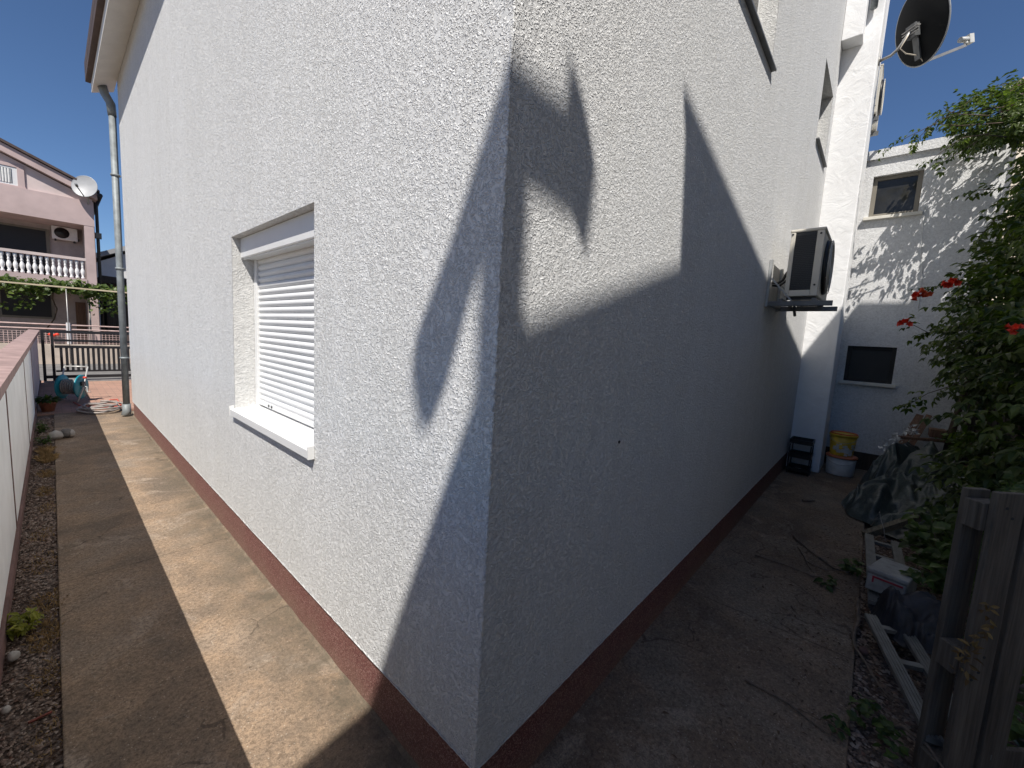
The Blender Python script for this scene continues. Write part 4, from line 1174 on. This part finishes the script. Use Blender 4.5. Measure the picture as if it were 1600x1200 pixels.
def heap(name, cx, cy, rx, ry, h, seed, mat, label, cat, n=90, fold=1.0, flat=2.2):
    b = MB()
    def fn(u, v):
        x = (u*2-1); y = (v*2-1)
        # square to disc
        X = x*math.sqrt(max(0, 1-y*y/2)); Y = y*math.sqrt(max(0, 1-x*x/2))
        r = math.sqrt(X*X+Y*Y)
        e = 1+.16*fbm(X*1.5+seed, Y*1.5, seed, 1, 2)
        base = max(0, 1-r**flat)
        px, py = cx+X*rx*e, cy+Y*ry*e
        wx = X*1.0+.35*fbm(X*1.3, Y*1.3, seed+3, 1, 2); wy = Y*1.2+X*.5+.35*fbm(X*1.3+9, Y*1.3, seed, 1, 2)
        rd = 1-abs(fbm(wx*.8+seed, wy*2.6, seed*2, 1, 2)); rd2 = 1-abs(fbm(wx*3.2+wy*1.5, wy*1.0+seed, 5, 1, 2))
        z = h*base*(.62+.45*fbm(X*1.2, Y*1.2+seed, 2, 1, 2)) + fold*(.10*(rd-.6)+.05*(rd2-.6))*min(1, (1-r)*4+.12)
        return (px, py, max(.004+.012*rd, z))
    b.grid(fn, n, n)
    return tag(b.build(name, mat), label, cat)
heap('tarpaulin', 4.95, -1.20, .80, .50, .50, 2.3, 'tarpaulin', 'large crumpled dark green tarpaulin heaped beside the slab, nearest the alley', 'tarpaulin', 120, 1.9)
heap('tarpaulin', 5.95, -1.28, .62, .44, .82, 5.1, 'tarpaulin', 'higher dark green tarpaulin bundle in front of the annex wall', 'tarpaulin', 110, 1.9, 3)
b = MB()
for _ in range(90):
    t = random.random(); q = Vector((6.0+.25*t+random.gauss(0, .03), -.98-.24*t+random.gauss(0, .03), .50+.28*t+random.gauss(0, .025)))
    leaf_into(b, q, rvec(), rvec(), random.uniform(.03, .06), random.uniform(.02, .04), .3, .3)
stuff(b.build('torn_plastic', 'putty', recalc=False), 'white shreds of torn plastic on the tarpaulin edge', 'plastic shreds')
b = MB()
for _ in range(50):
    q = Vector((4.75+random.gauss(0, .05), -1.52+random.gauss(0, .05), .50+random.gauss(0, .03)))
    leaf_into(b, q, rvec(), rvec(), random.uniform(.03, .06), random.uniform(.02, .04), .3, .3)
stuff(b.build('torn_film', 'putty', recalc=False), 'crumpled clear film on the nearer tarpaulin heap', 'plastic shreds')
def plank(name, p0, p1, wd, ht, mat, label, upv=(0, 0, 1), cat='plank'):
    b = MB(); b.bar(p0, p1, wd, ht, upv); return tag(b.build(name, mat, bevel=.003), label, cat)
plank('plank', (6.3, -1.13, .50), (6.75, -1.29, .90), .075, .022, 'brown_wood', 'left one of two brown planks leaning on the annex wall', (-1, 0, 1))
plank('plank', (6.3, -1.21, .50), (6.75, -1.375, .91), .06, .022, 'brown_wood', 'right one of two brown planks leaning on the annex wall', (-1, 0, 1))
plank('plank', (6.1, -1.10, .66), (6.3, -1.75, .68), .08, .03, 'brown_wood', 'reddish plank lying level on top of the rear tarpaulin', (0, 0, 1))
b = MB(); b.box((6.18, -1.50, .70), (6.36, -1.36, .80)); tag(b.build('wood_block', 'brown_wood', bevel=.005), 'brown wood block on the rear heap beside the vine trunk', 'wood block')
plank('plank', (5.0, -1.50, .58), (5.35, -1.8, .62), .09, .03, 'brown_wood', 'short rusty brown board behind the near tarpaulin', (0, 0, 1))
plank('timber_beam', (3.95, -.88, .03), (4.25, -1.22, .22), .055, .055, 'old_beam', 'short mossy timber propped at the front of the tarpaulin', (0, 0, 1), 'beam')

def ladder(root, a0, a1, off, wr, hr_, rungs):
    a0 = Vector(a0); a1 = Vector(a1); off = Vector(off); d = (a1-a0).normalized(); side = off.normalized()
    for o_ in (Vector((0, 0, 0)), off):
        b = MB(); b.bar(a0+o_, a1+o_, wr, hr_)
        upn = side.cross(d).normalized()
        if upn.z < 0: upn = -upn
        for k in (-.36, -.12, .12, .36):
            b.bar(a0+o_+side*wr*k+upn*(hr_/2+.002), a1+o_+side*wr*k+upn*(hr_/2+.002), wr*.13, .004)
        b.build('rail', 'aluminium', root)
    for t in rungs:
        q = a0+(a1-a0)*t
        b = MB(); b.bar(q+side*wr*.5, q+off-side*wr*.5, .035, .02); b.build('rung', 'aluminium', root)
la = thing('ladder', (1.8, -1, .1), 'grey aluminium ladder section lying on the soil, nearest the pallet', 'ladder')
ladder(la, (2.20, -.925, .15), (1.39, -1.125, .14), (.06, -.125, .0), .055, .022, (.12, .45, .8))
lb = thing('ladder', (3.0, -.95, .1), 'aluminium ladder section under the white box and black bag', 'ladder')
ladder(lb, (3.66, -.905, .13), (2.38, -.94, .15), (0, -.16, 0), .055, .022, (.1, .35, .6, .85))
bx = thing('storage_box', (2.65, -1.0, .16), 'pale grey plastic box with a red stripe, lying on the ladder', 'box')
mt_ = Matrix.Translation((2.63, -1.015, .165)) @ Matrix.Rotation(-.22, 4, 'Z') @ Matrix.Rotation(.10, 4, 'Y') @ Matrix.Scale(.9, 4)
b = MB(); b.box((-.19, -.10, 0), (.19, .10, .115), mt_); b.build('body', 'box_white', bx, bevel=.008)
b = MB(); b.box((-.196, -.106, .117), (.196, .106, .15), mt_); b.build('lid', 'box_white', bx, bevel=.008)
b = MB(); b.box((-.1945, -.085, .092), (-.1905, .06, .104), mt_); b.box((-.1945, .06, .06), (-.1905, .07, .104), mt_); b.build('stripe', 'box_red', bx)
heap('plastic_bag', 2.36, -1.10, .27, .19, .30, 8.2, 'black_bag', 'crumpled black plastic bag draped over the ladders', 'bag', 60, .7)
bpy.data.objects['plastic_bag'].location.z = .10
stone('brick_piece', (2.06, -.915, .01), (.026, .022, .022), 'joint_red', 'small pinkish brick piece at the slab edge beside the near ladder', 21)

# pallet leaning upright near the camera
pl = thing('pallet', (1.33, -1.17, 0), 'weathered grey wooden pallet standing on end at the right edge', 'pallet')
wv = Vector((.66, -.75, 0)).normalized(); nv_ = Vector((-.75, -.66, 0)).normalized()
O_ = Vector((1.348, -1.186, 0))
def pbox(s0, s1, d0, d1, z0_, z1_, nm, mat='grey_wood'):
    b = MB(); mm = Matrix((wv, nv_, Vector((0, 0, 1)))).transposed().to_4x4(); mm.translation = O_
    b.box((s0, d0, z0_), (s1, d1, z1_), mm); return b.build(nm, mat, pl, bevel=.003)
pbox(-.050, .050, -.022, 0, .0, 1.168, 'board')
pbox(.10, .19, -.042, -.023, .02, 1.16, 'board')
pbox(.42, .52, -.022, 0, .0, 1.168, 'board')
for z in (.06, .52, 1.07):
    pbox(-.065, .035, -.085, -.024, z-.05, z+.05, 'block'); pbox(.42, .52, -.085, -.024, z-.05, z+.05, 'block')
pbox(-.052, .03, -.112, -.088, .0, 1.150, 'board')
pbox(.42, .52, -.112, -.088, .0, 1.150, 'board')
for z in (.10, .55, 1.10):
    pbox(.057, .6, -.064, -.044, z-.06, z+.05, 'crosspiece')
b = MB(); mm = Matrix((wv, nv_, Vector((0, 0, 1)))).transposed().to_4x4(); mm.translation = O_
for s_, z in ((-.012, 1.115), (.012, 1.08), (.0, .50), (-.02, .47), (.01, .56)):
    q0 = mm @ Vector((s_, .0015, z)); q1 = mm @ Vector((s_, -.004, z)); b.tube([q1, q0], .005, 8)
b.build('nail_hole', 'dark_void', pl)

# creeping plants over the junk
def creeper(name, blobs, label, L, W, mat='weed_leaf', stems=()):
    t = thing(name, blobs[0][0], label, 'plant'); b = MB()
    for c_, r_, n_ in blobs:
        c_ = Vector(c_)
        for _ in range(n_):
            d = rvec(); q = random.uniform(.3, 1)**.6
            p_ = c_+Vector((d.x*r_[0], d.y*r_[1], d.z*r_[2]))*q
            if p_.z < .02: p_.z = .02+random.random()*.04
            ld = rvec(); ld.z = ld.z*.4-.15
            leaf_into(b, p_, ld, Vector((-.2, .15, 1))+rvec()*.45, L*random.uniform(.6, 1.2), W*random.uniform(.7, 1.15), .12, .2)
    b.build('foliage', mat, t, recalc=False)
    if stems:
        s_ = MB()
        for st in stems: s_.tube(st, .004, 5)
        s_.build('stem', 'twig_bark', t)
    return t
creeper('creeper', [((3.2, -1.28, .35), (.55, .20, .28), 330), ((2.7, -1.32, .42), (.4, .18, .3), 200), ((3.8, -1.42, .42), (.4, .2, .25), 160)], 'broad leaved green creeper over the junk between tarpaulin and bag', .075, .06, stems=[[(3, -1.3, 0), (3.1, -1.25, .3), (3.3, -1.2, .5)], [(2.7, -1.35, 0), (2.6, -1.3, .4), (2.7, -1.25, .6)]])
creeper('creeper', [((2.62, -1.10, .31), (.10, .07, .02), 22)], 'few dark leaves trailing over the pale grey box', .055, .042)
creeper('creeper', [((4.0, -1.55, .62), (.7, .16, .07), 220), ((3.2, -1.5, .78), (.6, .14, .08), 160), ((2.3, -1.42, .98), (.5, .08, .06), 90)], 'yellowish green creeper trailing level above the pallet top', .055, .04, stems=[[(4.6, -1.6, .55), (3.6, -1.55, .7), (2.6, -1.45, .92), (1.9, -1.4, 1.05)]])
creeper('creeper', [((2.1, -1.42, .3), (.4, .16, .3), 170), ((1.75, -1.32, .10), (.25, .12, .10), 70)], 'dark green creeper between the near ladder and the pallet', .065, .05, stems=[[(2.1, -1.4, 0), (2.1, -1.4, .5)]])
creeper('creeper', [((3.05, -.83, .07), (.10, .06, .05), 34), ((2.75, -.72, .03), (.08, .05, .02), 12)], 'small green sprig reaching over the slab edge beside the box', .06, .04)
creeper('creeper', [((5.6, -1.6, .80), (.5, .18, .09), 130), ((6.2, -1.55, .74), (.3, .16, .06), 60)], 'low green creeper over the rear tarpaulin top', .06, .045)
creeper('creeper', [((1.52, -.93, .04), (.12, .07, .03), 40), ((1.38, -1.0, .06), (.1, .06, .05), 34)], 'small yellowish weed by the slab edge near the pallet foot', .04, .03)
creeper('creeper', [((1.36, -.83, .03), (.05, .04, .02), 16)], 'tiny weed on the slab at the bottom of the photo', .035, .024)
lf = MB()
for _ in range(46):
    s_ = random.uniform(-.05, .05); z = random.uniform(.5, .78)
    q = mm @ Vector((-.055+.03*math.sin(z*20)+random.gauss(0, .012), .012+random.random()*.02, z))
    leaf_into(lf, q, rvec(), rvec(), random.uniform(.02, .04), .012, .3, .2)
tag(lf.build('dry_vine', 'dry_leaf', recalc=False), 'withered brown vine leaves clinging to the left side of the pallet', 'dry vine')

def twig(pts, r, label, mat='twig_bark', name='twig', cat='twig'):
    P_ = []
    for i in range(len(pts)-1):
        a, b = Vector(pts[i]), Vector(pts[i+1])
        for k in range(5):
            q = a+(b-a)*k/5; q += Vector((.012*mnoise.noise(q*7), .012*mnoise.noise(q*7+Vector((5, 0, 0))), 0)); P_.append(q)
    P_.append(Vector(pts[-1]))
    r = r*1.35 if name == 'twig' else r
    b = MB(); b.tube(P_, [r*(1-.5*i/(len(P_)-1)) for i in range(len(P_))], 6)
    o = b.build(name, mat); tag(o, label, cat, 'fallen twigs in the alley' if name == 'twig' else None); return o
twig([(3.45, -.42, .012), (3.25, -.55, .01), (3.05, -.72, .01), (3.0, -.81, .03)], .007, 'longest dark twig lying across the alley slab towards the box')
twig([(2.80, -.25, .008), (2.82, -.45, .008), (2.78, -.62, .01), (2.86, -.70, .02)], .0045, 'thin brown twig lying crosswise on the middle of the alley slab')
twig([(3.25, -.47, .006), (3.0, -.56, .008), (2.85, -.62, .008)], .0045, 'forked twig beside the longest one on the alley slab')
twig([(3.02, -.55, .008), (2.95, -.66, .012), (3.02, -.76, .012)], .004, 'short curved twig next to the green sprig')
twig([(1.36, -.49, .006), (1.36, -.66, .006), (1.30, -.82, .008)], .004, 'straight thin twig on the slab nearest the pallet')
twig([(2.25, -.56, .005), (2.18, -.6, .005)], .003, 'tiny splinter like twig alone in mid slab')
twig([(4.6, -.35, .01), (4.7, -.45, .012)], .012, 'short thick dark twig near the buckets')
twig([(2.55, -.87, .06), (2.33, -.885, .035), (2.16, -.865, .02), (2.02, -.89, .02), (1.86, -.95, .02), (1.72, -1.02, .02)], .011, 'pale bare vine stem curving along the slab edge', name='vine_stem', cat='stem')
twig([(1.50, -1.0, .03), (1.45, -1.04, .10), (1.38, -1.1, .12), (1.28, -1.16, .10)], .009, 'bare curved branch at the foot of the near ladder', name='branch', cat='branch')
twig([(4.1, -.92, .08), (4.02, -.96, .25), (3.85, -1.02, .06)], .004, 'thin bent wire standing at the front of the tarpaulin', 'arm_grey', 'wire', 'wire')
twig([(4.3, -1.60, .95), (4.3, -1.57, .75), (4.0, -1.55, .70), (3.5, -1.58, .72)], .008, 'pale cord hanging over the junk behind the pallet', 'cable_pale', 'cord', 'cord')
